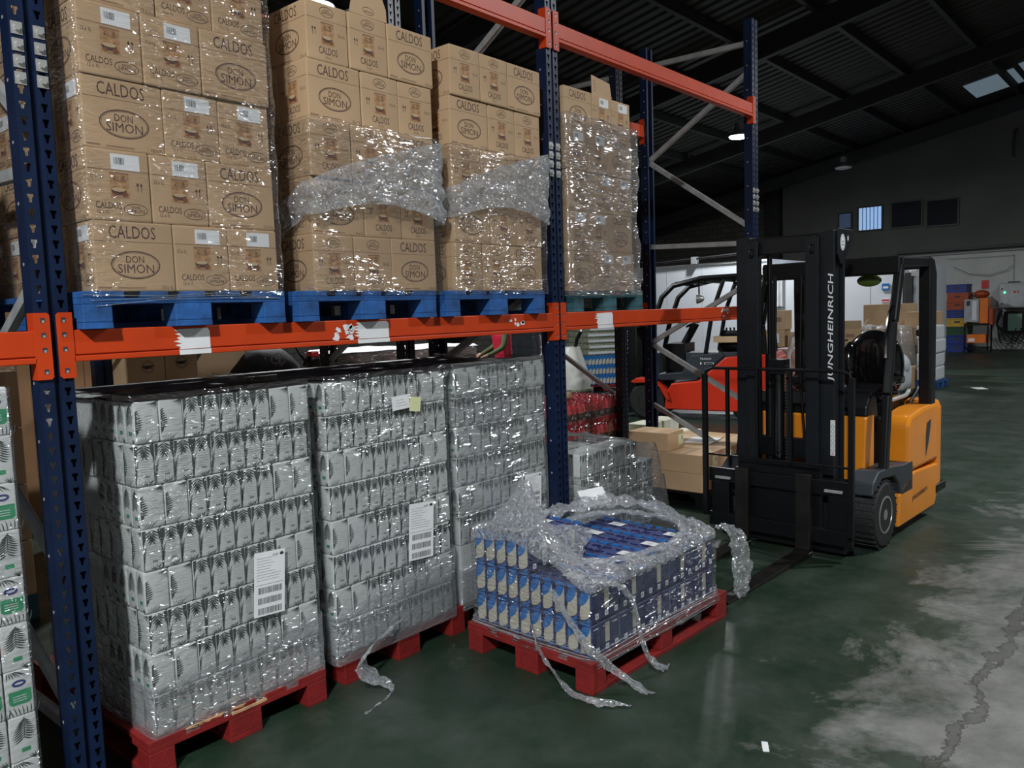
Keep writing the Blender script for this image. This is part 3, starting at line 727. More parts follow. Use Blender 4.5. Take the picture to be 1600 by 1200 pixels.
# ================================================================== PALM LEAF CARTONS
CH = .158
def palm_face(fc, kind, w, h=CH):
    Lf, So, Tx = 'leaf_print', 'leaf_soft', 'text_soft'; a = w/2-.002
    rg = random.Random(kind)
    if kind == 'fan':
        W_ = w/2+.001
        fc.poly([(-W_, h-.003), (-W_, h-.066), (-W_*.86, h-.052), (-W_*.68, h-.036), (-W_*.62, h-.003)], Lf)
        fc.poly([(W_, h-.003), (W_*.62, h-.003), (W_*.68, h-.036), (W_*.86, h-.052), (W_, h-.066)], Lf)
        for k in range(5):
            y = h-.003-k*.0075; l = W_*(.86-.13*k)
            for sg in (-1, 1): fc.blade((0, y), (sg*l, y-.017-.003*k), .0058, Lf, -.002*sg, 2)
        fc.blade((0, h-.03), (0, h-.052), .004, Lf, 0, 2)
        for k in range(4):
            fc.blade((-W_, .004+k*.012), (-W_*.72+.003*k, .050+k*.018), .0036, Lf, .005)
        fc.blade((-W_*.97, .0), (-W_*.90, h-.05), .0028, Lf, .002); fc.blade((W_*.98, .0), (W_*.96, h-.05), .0030, Lf, -.001)
        for k in range(6): fc.blade((a*.15+k*.003, .003), (a*(-.35+k*.26), .017+.005*(k % 2)), .0036, Lf, .003)
        for k in range(7): fc.rect(-a*.5, a*(.35+.25*rg.random()), .044+k*.0095, .0460+k*.0095, Tx)
        fc.rect(-a*.1, a*.5, .032, .039, So)
    elif kind == 'side':
        fc.blade((-a*.98, .055), (-a*.92, .125), .006, Lf, -.002)
        for k in range(9): fc.blade((-a*.98, .052+k*.0078), (-a*.98+.020+.008*math.sin(k*.5+.4), .055+k*.0088), .0052, Lf, .001, 2)
        for k in range(6): fc.blade((a*.95, h-.004), (a*(.05+.15*k), h-.012-.0045*k), .0026, Lf, .002)
        fc.poly([(-a, .03), (-a*.72, .045), (-a*.8, .055), (-a, .055)], Lf)
        for k in range(6): fc.blade((-a*.5+k*.003, .002), (-a*(.9-.28*k), .022+.005*(k % 2)), .0026, So, .002)
        for k in range(4): fc.rect(-a*.15, a*.5, .075+k*.013, .0765+k*.013, 'carton_white' if k % 2 else Tx)
    elif kind == 'palm':
        for k in range(9):
            t = k/8; y = h-.012-t*.062; x = a*.1-.004*t
            fc.blade((x, y), (x-a*(.55+.42*math.sin(t*2.6)), y-.018), .0052, Lf, .003); fc.blade((x, y), (x+a*(.5+.4*math.sin(t*2.6)), y-.014), .0052, Lf, -.003)
        fc.blade((a*.12, h-.006), (a*.02, h-.085), .003, Lf, 0, 2)
        fc.rect(-a*.25, a*.45, .032, .046, 'label_green')
        for k in range(5): fc.blade((a*.8, .0), (a*(.25+.18*k), .018+.004*(k % 2)), .003, Lf, .002)
    else:
        fc.poly([(-a*.85, .048), (-a*.6, .040), (a*.7, .040), (a*.9, .048), (a*.9, .088), (-a*.85, .088)], 'label_green')
        for k in range(3): fc.rect(-a*.55, a*.5, .068-k*.008, .0705-k*.008, 'carton_white', 2)
        fc.ell(0, .112, a*.62, .014, 'carton_white'); fc.ell(0, .112, a*.55, .0115, 'ellipse_blue', 2); fc.ell(0, .112, a*.34, .004, 'carton_white', 3)
        for k in range(7): fc.blade((-a*.9+k*.004, h-.004), (-a*(.95-.28*k), h-.030+.003*(k % 2)), .0034, Lf, .002)
        for k in range(8): fc.blade((-a*.6+k*.01, .002), (-a*.95+k*.013, .032+.005*(k % 2)), .0036, Lf, -.002)
def carton(w, d, kinds, name='drink_carton'):
    m = M(); m.rbox(-w/2+.0012, w/2-.0012, -d/2+.0012, d/2-.0012, 0, CH, 'carton_white', .006, .003)
    fcs = [((0, -d/2+.0012, 0), (1, 0, 0), w), ((-w/2+.0012, 0, 0), (0, -1, 0), d), ((w/2-.0012, 0, 0), (0, 1, 0), d), ((0, d/2-.0012, 0), (-1, 0, 0), w)]
    for (o, U, ww), k in zip(fcs, kinds):
        if k: palm_face(m.face(o, U, (0, 0, 1), .0005), k, ww-.005)
    m.box(-w*.3, w*.3, -.004, .004, CH-.004, CH+.0005, 'carton_white')
    o = m.build(name, None, True, 50); return tag(o, 'x', 'drink carton')
cn = Proto(carton(.075, .095, ('fan', 'side', 'side', 'fan')))
cw = Proto(carton(.095, .075, ('side', 'palm', 'palm', 'side')))
cg = Proto(carton(.085, .075, ('label', 'side', 'side', None))); cl = Proto(carton(.085, .075, ('palm', 'side', 'side', None)))
far = M()
def palm_stack(x0, y0, z0, nm, group, deep, layers=8, indiv_from=0):
    for k in range(layers):
        z = z0+k*.1605; jx = rnd(-.004, .004); jy = rnd(-.003, .003); row = ORD[layers-k]
        A = (k % 2 == 1)     # wide-sided corners on every other row, as at the top
        x = x0+jx; col = 1; seq = ['w', 'w', 'n', 'n', 'n', 'n', 'n', 'w', 'w'] if A else ['n']*10
        for t in seq:
            w = .095 if t == 'w' else .075; d = .075 if t == 'w' else .095
            lab = 'palm leaf carton, %s row down, %s from left, front of %s wrapped stack' % (row, ORD[col], nm)
            if k >= indiv_from: (cw if t == 'w' else cn).place((x+w/2, y0+jy+d/2, z), rnd(-.03, .03), lab, group)
            else: far.box(x+.001, x+w-.001, y0+.002, y0+d, z, z+CH, 'carton_white')
            x += w; col += 1
        y = y0+(.075 if A else .095); j = 0
        while y < y0+.93:
            d = .075 if A else .095
            if j < deep and k >= indiv_from:
                lab = 'palm leaf carton, %s row down, %s back on left side of %s wrapped stack' % (row, ORD[j+1], nm)
                (cw if A else cn).place((x0+jx+(.0475 if A else .0375), y+d/2, z), rnd(-.02, .02), lab, group)
            else: far.box(x0+jx+.001, x0+jx+.08, y+.001, y+d-.001, z, z+CH, 'carton_white')
            # plain inner cartons
            q = x0+.1
            while q < x0+.74:
                if j: far.box(q, q+.073, y+.001, y+d-.001, z, z+CH, 'carton_white')
                q += .075
            y += d; j += 1
SX = [(.185, .0), (1.045, .02), (1.875, .03)]
palm_stack(SX[0][0], SX[0][1], .144, 'nearest', 'palm cartons of the nearest stack', 4)
palm_stack(SX[1][0], SX[1][1], .144, 'middle', 'palm cartons of the middle stack', 3)
palm_stack(SX[2][0], SX[2][1], .144, 'third', 'palm cartons of the third stack', 2, indiv_from=2)
tag(far.build('drink_cartons'), 'the further and inner palm leaf cartons filling the wrapped stacks', 'drink carton', 'inner palm cartons', 'stuff')
# stack at the left edge, green labels and palm leaves in turn
for k in range(9):
    for j in range(2):
        x = -.262-.087*j; z = .144+k*.155-.02
        (cl if k % 2 else cg).place((x, -.005, z), rnd(-.02, .02), '%s carton, %s row up, %s from right, stack at left edge' % ('palm leaf' if k % 2 else 'green label', ORD[k+1], ORD[j+1]), 'cartons of the stack at the left edge')
m = M()
for k in range(9): m.box(-.9, -.222, .04, 1.1, .124+k*.155, .124+k*.155+.152, 'carton_white')
tag(m.build('drink_cartons'), 'inner cartons of the stack at the left edge', 'drink carton', None, 'stuff')
pallet('pallet_red', (-.62, .5, 0), 0, 'red pallet under the stack at the left edge', 'red pallets on the floor', h=.124)
# dark top sheets
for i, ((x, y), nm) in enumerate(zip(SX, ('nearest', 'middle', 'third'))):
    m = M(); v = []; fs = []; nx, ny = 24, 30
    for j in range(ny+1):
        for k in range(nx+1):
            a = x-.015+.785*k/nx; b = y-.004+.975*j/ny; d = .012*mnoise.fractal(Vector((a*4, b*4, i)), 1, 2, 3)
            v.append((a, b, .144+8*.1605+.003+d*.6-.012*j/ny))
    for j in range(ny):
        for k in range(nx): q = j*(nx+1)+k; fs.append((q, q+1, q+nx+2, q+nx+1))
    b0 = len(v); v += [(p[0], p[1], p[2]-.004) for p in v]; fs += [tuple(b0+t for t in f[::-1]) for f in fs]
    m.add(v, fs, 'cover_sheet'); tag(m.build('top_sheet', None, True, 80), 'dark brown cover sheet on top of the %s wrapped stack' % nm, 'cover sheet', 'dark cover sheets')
for (x, y), nm, mt, sd in zip(SX, ('nearest', 'middle', 'third'), ('film', 'film', 'film_tight'), (11, 13, 17)):
    shell('stretch_film', x-.008, x+.762, y-.008, .98, .13, .144+8*.1605+.022, mt, 'clear stretch film round the %s wrapped stack of palm cartons' % nm, .005, .03, seed=sd)
    shell('stretch_film', x-.014, x+.768, y-.014, .98, .10, .40, 'film_haze', 'milky lower band of film round the foot of the %s wrapped stack' % nm, .006, .03, seed=sd+2,
          sag=lambda a, b, t, x=x, nm=nm: .11+(.24+(.14 if nm == 'middle' else .05)*((a-x)/.75))*t)
shell('stretch_film', -.9, -.214, -.052, .6, .11, 1.52, 'film', 'clear stretch film round the stack at the left edge', .004, .04, seed=23)
def label_sheet(x0, x1, z0, z1, y, label, rz=0):
    r = M(); cx, cz = (x0+x1)/2, (z0+z1)/2; r.T = Matrix.Translation((cx, y, cz)) @ Matrix.Rotation(rz, 4, 'Y'); w, h = (x1-x0)/2, (z1-z0)/2
    r.box(-w, w, -.0006, .0006, -h, h, 'paper'); fc = r.face((0, -.0006, 0), (1, 0, 0), (0, 0, 1), .0005); rg = random.Random(4)
    fc.text('SLEI', w*.35, h*.86, w*.34, h*.07, 'ink'); fc.ell(w*.78, h*.87, w*.13, h*.05, 'ink')
    for k in range(9): fc.rect(-w*.85, w*(.0+.8*rg.random()), h*(.80-.085*k), h*(.815-.085*k), 'ink_grey')
    fc.rect(-w*.9, w*.9, -.02*h, -.01*h, 'ink')
    for b in range(3):
        x = -w*.75
        while x < w*.8:
            q = w*rg.choice((.02, .035, .05)); fc.rect(x, x+q, h*(-.30-.32*b), h*(-.10-.32*b), 'ink'); x += q+w*.035
    return tag(r.build('shipping_label'), label, 'label', 'shipping labels')
label_sheet(.62, .765, .475, .745, -.018, 'white shipping label with barcodes on the nearest wrapped stack', R(4))
label_sheet(1.49, 1.655, .485, .770, .000, 'white shipping label with barcodes on the middle wrapped stack', R(4))
label_sheet(2.40, 2.55, .56, .76, .008, 'white shipping label with barcodes on the third wrapped stack', R(3))
m = M(); m.T = Matrix.Translation((1.475, .0, 1.288)) @ Matrix.Rotation(R(-3), 4, 'Y'); m.box(-.055, .055, -.001, .001, -.034, .034, 'paper'); fc = m.face((0, -.001, 0), (1, 0, 0), (0, 0, 1), .0005)
for k in range(3): fc.rect(-.03, .02+.01*k, .012-.014*k, .014-.014*k, 'ink_grey')
tag(m.build('paper_note'), 'white handwritten note taped on the middle wrapped stack', 'note')
m = M(); m.T = Matrix.Translation((1.568, .0, 1.270)) @ Matrix.Rotation(R(8), 4, 'Y'); m.box(-.035, .035, -.001, .001, -.036, .036, 'paper_yellow')
tag(m.build('paper_note'), 'pale yellow note beside the white one on the middle wrapped stack', 'note')

# crumpled ribbons of film
def ribbon(name, pts, widths, label, mt='film_crumple', seed=0, sides=None, amp=.012):
    pts = [Vector(p) for p in pts]; P = []; Wd = []
    for i in range(len(pts)-1):
        for k in range(7):
            t = k/7; a = pts[max(i-1, 0)]; b = pts[i]; c = pts[i+1]; d = pts[min(i+2, len(pts)-1)]
            P.append(.5*((2*b)+(c-a)*t+(2*a-5*b+4*c-d)*t*t+(3*b-a-3*c+d)*t**3)); Wd.append(widths[i]*(1-t)+widths[i+1]*t)
    P.append(pts[-1]); Wd.append(widths[-1]); v = []; fs = []; n = 9
    sd = Vector(sides or (.8, .5, 0)).normalized()
    for i, p in enumerate(P):
        for k in range(n):
            t = k/(n-1)-.5; q = p+sd*(t*Wd[i]); nn = mnoise.noise_vector(Vector((i*.42+seed, k*.9, seed)))*amp
            fold = abs(math.sin(k*2.2+i*.3))*Wd[i]*.16
            q = q+nn+Vector((0, 0, fold)); q.z = max(q.z, .002); v.append(q)
    for i in range(len(P)-1):
        for k in range(n-1): fs.append((i*n+k, i*n+k+1, (i+1)*n+k+1, (i+1)*n+k))
    m = M(); m.add(v, fs, mt); return tag(m.build(name, None, True, 70), label, 'stretch film', 'loose film tails')
ribbon('film_tail', [(1.40, -.02, .22), (1.22, -.045, .17), (1.10, -.075, .11), (1.13, -.10, .05), (1.18, -.16, .015), (1.165, -.21, .004), (1.05, -.25, .003), (.958, -.27, .003)], [.03, .10, .15, .12, .07, .025, .006, .003], 'torn film tail hanging from the corner of the middle red pallet to the floor', seed=4)

# ================================================================== MILK PALLET
MR = Matrix.Translation((1.722, -.932, 0)) @ Matrix.Rotation(-.045, 4, 'Z')   # origin at the near corner of the load, x along the aisle, y towards the rack
PX, PY, PZ = .215, .37, .159
def milk_pack(nx=3, ny=5):
    r = empty('milk_pack', label='x', cat='milk pack'); cx, cy = PX/nx, PY/ny
    for i in range(nx):
        for j in range(ny):
            if 0 < i < nx-1 and 0 < j < ny-1: continue
            m = M(); w, d = cx-.003, cy-.003; m.rbox(-w/2, w/2, -d/2, d/2, 0, PZ-.008, 'milk_navy', .006, .002)
            for sx in (-1, 1): m.box(sx*w*.43-.004, sx*w*.43+.004, -d*.34, d*.34, PZ-.010, PZ+.000, 'milk_blue' if (i, sx) in ((0, -1), (nx-1, 1)) else 'milk_navy')
            fa = m.face((-w/2, 0, 0), (0, -1, 0), (0, 0, 1), .0005); a = d/2-.004; h = PZ-.008
            for fc in (fa, m.face((w/2, 0, 0), (0, 1, 0), (0, 0, 1), .0005)):
                # cream swoosh with a light blue oval at the top
                fc.poly([(-a*.75, h*.10), (-a*.1, h*.11), (a*.55, h*.17), (a, h*.27), (a, h*.93), (a*.5, h*.80), (-a*.2, h*.66), (-a*.7, h*.50), (-a*.9, h*.30)], 'milk_cream')
                fc.poly([(-a*.85, h*.50), (-a*.3, h*.54), (a*.35, h*.66), (a*.85, h*.84), (a*.9, h*.95), (a*.3, h*.965), (-a*.4, h*.93), (-a*.8, h*.80), (-a*.95, h*.64)], 'milk_blue', 2)
                fc.poly([(-a*.2, h*.03), (a*.95, h*.05), (a*.95, h*.19), (a*.4, h*.10)], 'milk_blue', 2)
            ww = w/2-.004
            for fc in (m.face((0, -d/2, 0), (1, 0, 0), (0, 0, 1), .0005), m.face((0, d/2, 0), (-1, 0, 0), (0, 0, 1), .0005)):
                fc.rect(ww*-.1, ww*.7, h*.10, h*.27, 'paper'); fc.rect(ww*.05, ww*.5, h*.14, h*.22, 'ink_grey', 2)
                fc.ell(-ww*.55, h*.86, ww*.12, ww*.12, 'paper'); fc.rect(-ww*.3, ww*.5, h*.84, h*.88, 'paper')
                if i == 1: fc.rect(-ww*.2, ww*.9, h*.33, h*.93, 'milk_cream')
            o = m.build('carton', r, True, 50); o.location = ((i+.5)*cx-PX/2, (j+.5)*cy-PY/2, 0)
    # shrink film: top skin with serrated welded edges
    m = M(); v = []; fs = []; n, k2 = 16, 24
    for j in range(k2+1):
        for i in range(n+1):
            x = -PX/2+.009+(PX-.018)*i/n; y = -PY/2+.007+(PY-.014)*j/k2; e = min(i, n-i, j, k2-j)
            v.append((x, y, PZ-.004+.0035*mnoise.noise(Vector((x*40, y*40, 0)))-(.006 if e == 0 else 0)))
    for j in range(k2):
        for i in range(n): q = j*(n+1)+i; fs.append((q, q+1, q+n+2, q+n+1))
    m.add(v, fs, 'pack_film'); m.build('shrink_film', r, True, 80)
    m = M(); m.box(-.030, .030, -.045, .045, PZ+.004, PZ+.0048, 'paper')
    fc = m.face((0, 0, PZ+.0048), (1, 0, 0), (0, 1, 0), .0003); fc.rect(-.022, .022, -.006, -.003, 'ink_grey'); fc.rect(-.022, .01, .003, .006, 'ink_grey'); m.build('paper_label', r)
    return r
mp = Proto(milk_pack())
def mpk(i, j, k, what):
    c = MR @ Vector((PX*(i+.5), .003+PY*(j+.5), .1455+k*PZ)); mp.place(c, -.045+rnd(-.006, .006), 'blue milk pack, '+what, 'blue milk packs')
for i in range(5):
    side = 'at the aisle side'
    mpk(i, 0, 0, 'bottom layer, %s column from the near corner, %s' % (ORD[i+1], side)); mpk(i, 0, 1, 'second layer, %s column from the near corner, %s' % (ORD[i+1], side))
    mpk(i, 1, 1, 'second layer, %s column from the near corner, at the rack side' % ORD[i+1])
mpk(0, 1, 0, 'bottom layer, left end at the rack side'); mpk(0, 1, 2, 'alone on the third layer at the left end'); mpk(1, 1, 2, 'third layer beside the end one, dark side to the opening')
mpk(4, 1, 0, 'bottom layer, far end at the rack side')
# the cut open film around it
def milk_film():
    Lx, Ly = PX*5+.01, PY*2+.01
    cor = [(0, 0), (Lx, 0), (Lx, Ly), (0, Ly)]; rim = []; n = 240
    per = 2*(Lx+Ly)
    def base(s):
        d = s*per
        for (a, b), l in (((0, 1), Lx), ((1, 2), Ly), ((2, 3), Lx), ((3, 0), Ly)):
            if d <= l:
                A = Vector(cor[a]); B = Vector(cor[b]); t = d/l; return A.lerp(B, t), (B-A).normalized(), t, a
            d -= l
        return Vector(cor[0]), Vector((1, 0)), 0, 0
    cen = Vector((.64, .34))
    def rimh(s):      # height of the film edge, going near corner -> aisle side -> far end -> rack side -> left end
        ks = [(0, .49), (.12, .485), (.30, .50), (.34, .53), (.42, .58), (.50, .60), (.62, .60), (.74, .60), (.82, .635), (.87, .66), (.93, .60), (1.0, .49)]
        for (a, x), (b, y) in zip(ks, ks[1:]):
            if a <= s <= b: t = (s-a)/(b-a); t = t*t*(3-2*t); return x+(y-x)*t
        return .49
    v = []; fs = []; rows = 30
    for i in range(n):
        s = i/n; p, dr, t, side = base(s); nrm = Vector((dr.y, -dr.x)); H = rimh(s)
        # opening: an ellipse inside the load
        ang = math.atan2(p.y-cen.y, p.x-cen.x)
        op = cen+Vector((math.cos(ang)*.46, math.sin(ang)*.285))
        pk = math.exp(-((s-.865)/.045)**2)
        for j in range(rows+1):
            u = j/rows
            if u < .55:
                q = u/.55; z = .118+(H-.118)*q; off = .018+.010*mnoise.noise(Vector((p.x*7, p.y*7, z*9)))+.02*math.exp(-(q/.09)**2)
                b = p+nrm*max(off, .006)
            else:
                q = (u-.55)/.45; b0 = p+nrm*.016; b = b0.lerp(op, q**.9)
                z = H+.035*math.sin(q*3.1)*(.6+.6*mnoise.noise(Vector((s*22, q*3, 2))))-.02*q
                z += pk*.23*math.sin(min(1, q*1.25)*math.pi)**1.0
                z += .030*mnoise.fractal(Vector((math.cos(s*6.28)*5, math.sin(s*6.28)*5, q*3)), .8, 2.1, 4)
                b = b+Vector((mnoise.noise(Vector((s*40, q*5, 5))), mnoise.noise(Vector((s*40, q*5, 9)))))*.02*math.sin(q*3.14)
                top = .144+(3 if (b.x < PX*2 and b.y > PY) else 2)*PZ+.010
                if -.01 < b.x < Lx and -.01 < b.y < Ly: z = max(z, top+.004)
            w = MR @ Vector((b.x, b.y, z)); v.append(w)
    R_ = rows+1
    for i in range(n):
        k = (i+1) % n
        for j in range(rows): fs.append((i*R_+j, k*R_+j, k*R_+j+1, i*R_+j+1))
    root = empty('stretch_film', tuple(v[0]), 0, 'cut open crumpled stretch film draped round the blue milk packs', 'stretch film', 'stretch film wraps')
    v = [w-Vector(v[0]) for w in v]; o0 = Vector(root.location)
    m = M(); m.add(v, fs, 'film_crumple'); k0 = m.idx('film'); m.mi = [k0 if i % rows < rows*.5 else 0 for i in range(len(m.mi))]; m.build('draped_sheet', root, True, 75)
    # thick rolled rim around the opening
    pts = []; rad = []
    for i in range(120):
        s = i/120; ang = s*2*math.pi; e = Vector((math.cos(ang)*.475, math.sin(ang)*.30)); b = cen+e
        p, dr, t, side = Vector(b), None, 0, 0
        z = .505+.045*max(0, math.sin(ang))+.14*math.exp(-((ang-2.75)/.38)**2)+.012*mnoise.noise(Vector((s*30, 0, 0)))
        if b.x < PX*2 and b.y > PY: z = max(z, .144+3*PZ+.03)
        pts.append((MR @ Vector((b.x, b.y, z)))-o0); rad.append(.020*(1+.7*mnoise.noise(Vector((s*50, 3, 0)))))
    m = M(); m.tube(pts, rad, 'film_crumple', 9, .7, True); m.build('rolled_rim', root, True, 60)
    # gathered upright sheet at the left end
    v = []; fs = []
    for i in range(26):
        t = i/25
        for j in range(16):
            u = j/15; x = .02+.26*t+.05*math.sin(t*9)*u; y = .60-.36*t+.03*math.sin(t*14+u*3)
            top = .64+.235*math.exp(-((t-.28)/.20)**2)+.06*(1-t); z = .49+(top-.49)*u
            x += .02*mnoise.noise(Vector((t*9, u*6, 0))); y += .025*mnoise.noise(Vector((t*9, u*6, 7)))
            if y > PY: z = max(z, .144+3*PZ+.012+.1*u*0)
            v.append((MR @ Vector((x, y, z)))-o0)
    for i in range(25):
        for j in range(15): q = i*16+j; fs.append((q, q+16, q+17, q+1))
    m = M(); m.add(v, fs, 'film_crumple'); m.build('gathered_fold', root, True, 70)
    # taut outer windings near the pallet
    m = M()
    for k in range(7):
        z = .112+.012*k; o = .026+.004*math.sin(k*2.0); loop = []
        for i in range(64):
            p, dr, t, side = base(i/64); nr = Vector((dr.y, -dr.x)); b = p+nr*o; loop.append((MR @ Vector((b.x, b.y, z+.01*math.sin(i*.35+k)*.5)))-o0)
        m.tube(loop, .0035, 'film_haze', 5, .5, True)
    m.build('foot_windings', root, True, 60)
    m = M(); c = MR @ Vector((.98, .735, .60)); m.T = Matrix.Translation(c-o0) @ Matrix.Rotation(R(-12), 4, 'Z') @ Matrix.Rotation(R(-38), 4, 'X')
    m.box(-.10, .10, -.001, .001, -.055, .055, 'paper'); m.build('taped_paper', root)
milk_film()
ribbon('film_tail', [(1.675, -.60, .30), (1.672, -.66, .14), (1.665, -.74, .07), (1.655, -.82, .01), (1.62, -.97, .006), (1.66, -1.07, .006), (1.706, -1.14, .004)], [.04, .05, .06, .055, .06, .05, .01], 'left film tail hanging off the milk pallet onto the floor', seed=1, sides=(.75, .6, 0))
ribbon('film_tail', [(1.675, -.74, .44), (1.678, -.86, .30), (1.69, -.95, .20), (1.77, -1.00, .11), (1.815, -1.07, .045), (1.835, -1.16, .006)], [.02, .03, .05, .055, .05, .05], 'middle film tail slanting over the near corner of the milk pallet', seed=2, sides=(.75, -.55, 0))
ribbon('film_tail', [(1.70, -.97, .52), (1.82, -1.03, .47), (1.90, -1.045, .36), (1.935, -1.055, .20), (1.99, -1.07, .08), (2.08, -1.09, .012), (2.14, -1.07, .006)], [.06, .04, .028, .03, .045, .07, .03], 'right film tail hanging down the aisle side of the milk pallet', seed=3, sides=(.9, .0, 0))
ribbon('film_flap', [(2.86, -.97, .50), (2.93, -1.02, .47), (2.99, -1.04, .36), (3.02, -1.04, .22), (3.02, -1.04, .07)], [.04, .10, .17, .20, .14], 'torn flap of film standing off the far corner of the milk pallet', seed=6, sides=(.9, -.1, 0), amp=.03)

# ================================================================== COUNTERBALANCE FORKLIFT (orange, three mast rails)
def tyre(root, name, c, r, w, side, rim='rim_metal'):
    t = M(); hw = w/2
    t.lathe([(r*.55, -hw), (r*.9, -hw), (r, -hw*.75), (r, hw*.75), (r*.9, hw), (r*.55, hw)], (0, 0, 0), 'y', 'rubber', 36)
    for k in range(30):
        a = 2*math.pi*k/30; t.T = Matrix.Rotation(a, 4, 'Y'); t.box(-.008, .008, -hw*.95, hw*.95, r-.004, r+.007, 'rubber')
    t.T = None
    o = t.build(name, root, True, 40); o.location = c; s = side
    q = M(); q.lathe([(r*.56, s*hw*.6), (r*.56, s*hw*1.02), (r*.50, s*hw*1.04), (r*.46, s*hw*.6), (r*.20, s*hw*.75), (r*.16, s*hw*1.0), (.01, s*hw*1.02)], (0, 0, 0), 'y', rim, 28)
    for k in range(6):
        a = k*math.pi/3; q.lathe([(.012, s*hw*.7), (.012, s*hw*.9)], (r*.32*math.sin(a), 0, r*.32*math.cos(a)), 'y', 'truck_black', 8)
    q.build('rim', o, True, 40); return o
fk = empty('forklift', (4.20, -.745, 0), -.045, 'orange and black counterbalance forklift parked beside the milk pallet', 'forklift')
K = 'truck_black'
def part(name, fn, bevel=0, smooth=False, root=fk):
    m = M(); fn(m); return m.build(name, root, smooth, 40, bevel)
for yc in (.24, -.205):
    part('fork', lambda m: (m.prism([(0, .0), (0, .56), (-.04, .56), (-.045, .06), (-.10, .038), (-1.15, .012), (-1.15, .0)], yc-.05, yc+.05, 'fork_steel', 'y'), m.box(-.052, -.0, yc-.052, yc+.052, .026, .034, 'galvanised')), .003)
part('carriage', lambda m: (m.box(0, .035, -.52, .52, .43, .53, K), m.box(0, .035, -.52, .52, .10, .20, K), m.box(.035, .07, -.30, .30, .10, .62, K),
     m.box(.0, .05, .36, .50, .20, .43, K), m.box(.0, .05, -.50, -.36, .20, .43, K)), .004)
for yy, nm in ((.40, 'latch_pin'), (-.40, 'latch_pin')): part(nm, lambda m: m.box(-.02, 0, yy-.06, yy+.06, .455, .475, 'galvanised'), .004)
def backrest(m):
    b = lambda y, z0, z1, w=.028: m.box(-.05, -.02, y-w/2, y+w/2, z0, z1, K)
    for y in (.525, -.525): b(y, .18, 1.22, .036)
    m.tube([(-.035, .525, 1.20), (-.035, .51, 1.245), (-.035, .46, 1.262), (-.035, -.46, 1.262), (-.035, -.51, 1.245), (-.035, -.525, 1.20)], .012, K, 8)
    for y in (.345, .12, -.12): b(y, .64, 1.255, .022)
    m.box(-.045, -.03, -.525, .525, .628, .642, K)
part('load_backrest', backrest, .003)
# mast: outer and inner rails either side of an open middle
for s in (1, -1):
    yo = s*.30
    part('outer_mast_rail', lambda m: (m.box(.14, .26, yo-.035, yo+.035, .10, 2.18, 'mast_black'), m.box(.12, .14, yo-s*.06, yo+s*.05, .10, 2.17, 'mast_black'), m.box(.26, .28, yo-.06, yo+.05, .10, 2.17, 'mast_black')), .003)
    yi = s*.215
    part('inner_mast_rail', lambda m: (m.box(.10, .20, yi-.02, yi+.02, .16, 2.15, 'mast_black'), m.box(.085, .10, yi-.045, yi+.045, .16, 2.14, 'mast_black')), .003)
    part('roller', lambda m: m.lathe([(.045, -.014), (.045, .014)], (.115, yi-s*.0, 2.06), 'y', K, 18), .003)
    part('lift_cylinder', lambda m: (m.tube([(.24, s*.155, .2), (.24, s*.155, 1.35)], .032, K, 14), m.tube([(.24, s*.155, 1.35), (.24, s*.155, 2.05)], .018, 'glossy_black', 12)), 0, True)
part('mast_crossbar', lambda m: (m.box(.12, .17, -.26, .26, 2.05, 2.16, K), m.box(.16, .2, -.26, .26, 2.10, 2.17, K)), .006)
part('mast_crossbar', lambda m: m.box(.20, .26, -.26, .26, .62, .76, K), .006)
part('mast_crossbar', lambda m: (m.box(.18, .24, -.30, .30, .10, .26, K), m.box(.06, .14, -.45, .45, .03, .10, K)), .006)
part('centre_cylinder', lambda m: (m.tube([(.15, .045, .2), (.15, .045, 1.30)], .038, 'glossy_black', 16), m.box(.09, .2, -.01, .10, 1.22, 1.32, K), m.box(.09, .18, -.02, .11, .2, .3, K)), 0, True)
def chain(m):
    z = .35
    while z < 1.28:
        m.box(.085, .095, -.055, -.028, z, z+.012, 'rubber'); m.box(.088, .098, -.048, -.035, z+.011, z+.021, K); z += .022
part('lift_chain', chain)
def hoses(m):
    for k, y in enumerate((.10, .085, -.10)): m.tube([(.19, y, 1.9), (.19, y+.01, 1.2), (.22, y-.005, .8), (.19, y, .45), (.24, y+.02, .28)], .009, K, 7)
    m.tube([(.1, .12, .40), (.06, .10, .30), (.05, .0, .26), (.07, -.08, .30), (.12, -.10, .42)], .016, 'glossy_black', 8)
part('hydraulic_hose', hoses, 0, True)
part('tilt_head', lambda m: m.prism([(.16, 2.02), (.22, 1.95), (.30, 2.0), (.42, 2.12), (.43, 2.17), (.40, 2.19), (.16, 2.19)], -.36, -.345, 'mast_black', 'y'), .003)
def sticker(m):
    fc = m.face((.235, -.3602, 2.10), (1, 0, 0), (0, 0, 1), .001); fc.ell(0, 0, .042, .055, 'paper'); fc.ring(0, 0, .034, .046, .003, 'ink_grey', 2)
    fc.rect(-.018, .018, .0, .008, 'ink_grey', 2); fc.rect(-.018, .018, -.02, -.012, 'ink_grey', 2)
    fc.ell(.09, .03, .010, .018, 'paper')
part('round_sticker', sticker)
def mast_text(m):
    fc = m.face((.118, -.333, 1.5), (0, -1, 0), (0, 0, 1), .002); fc.text('JUNGHEINRICH', 0, .035, .72, .046, 'paper', 1, math.pi/2, .008, .12)
part('brand_lettering', mast_text)
def plate(m):
    fc = m.face((.118, -.345, .80), (0, -1, 0), (0, 0, 1), .002); fc.rect(-.016, .016, -.12, .12, 'paper'); 
    for k in range(6): fc.ring(0, -.085+k*.032, .011, .012, .002, 'ink', 2, 8)
    fc.rect(-.008, .008, -.11, -.105, 'red_plastic', 2)
part('warning_plate', plate)
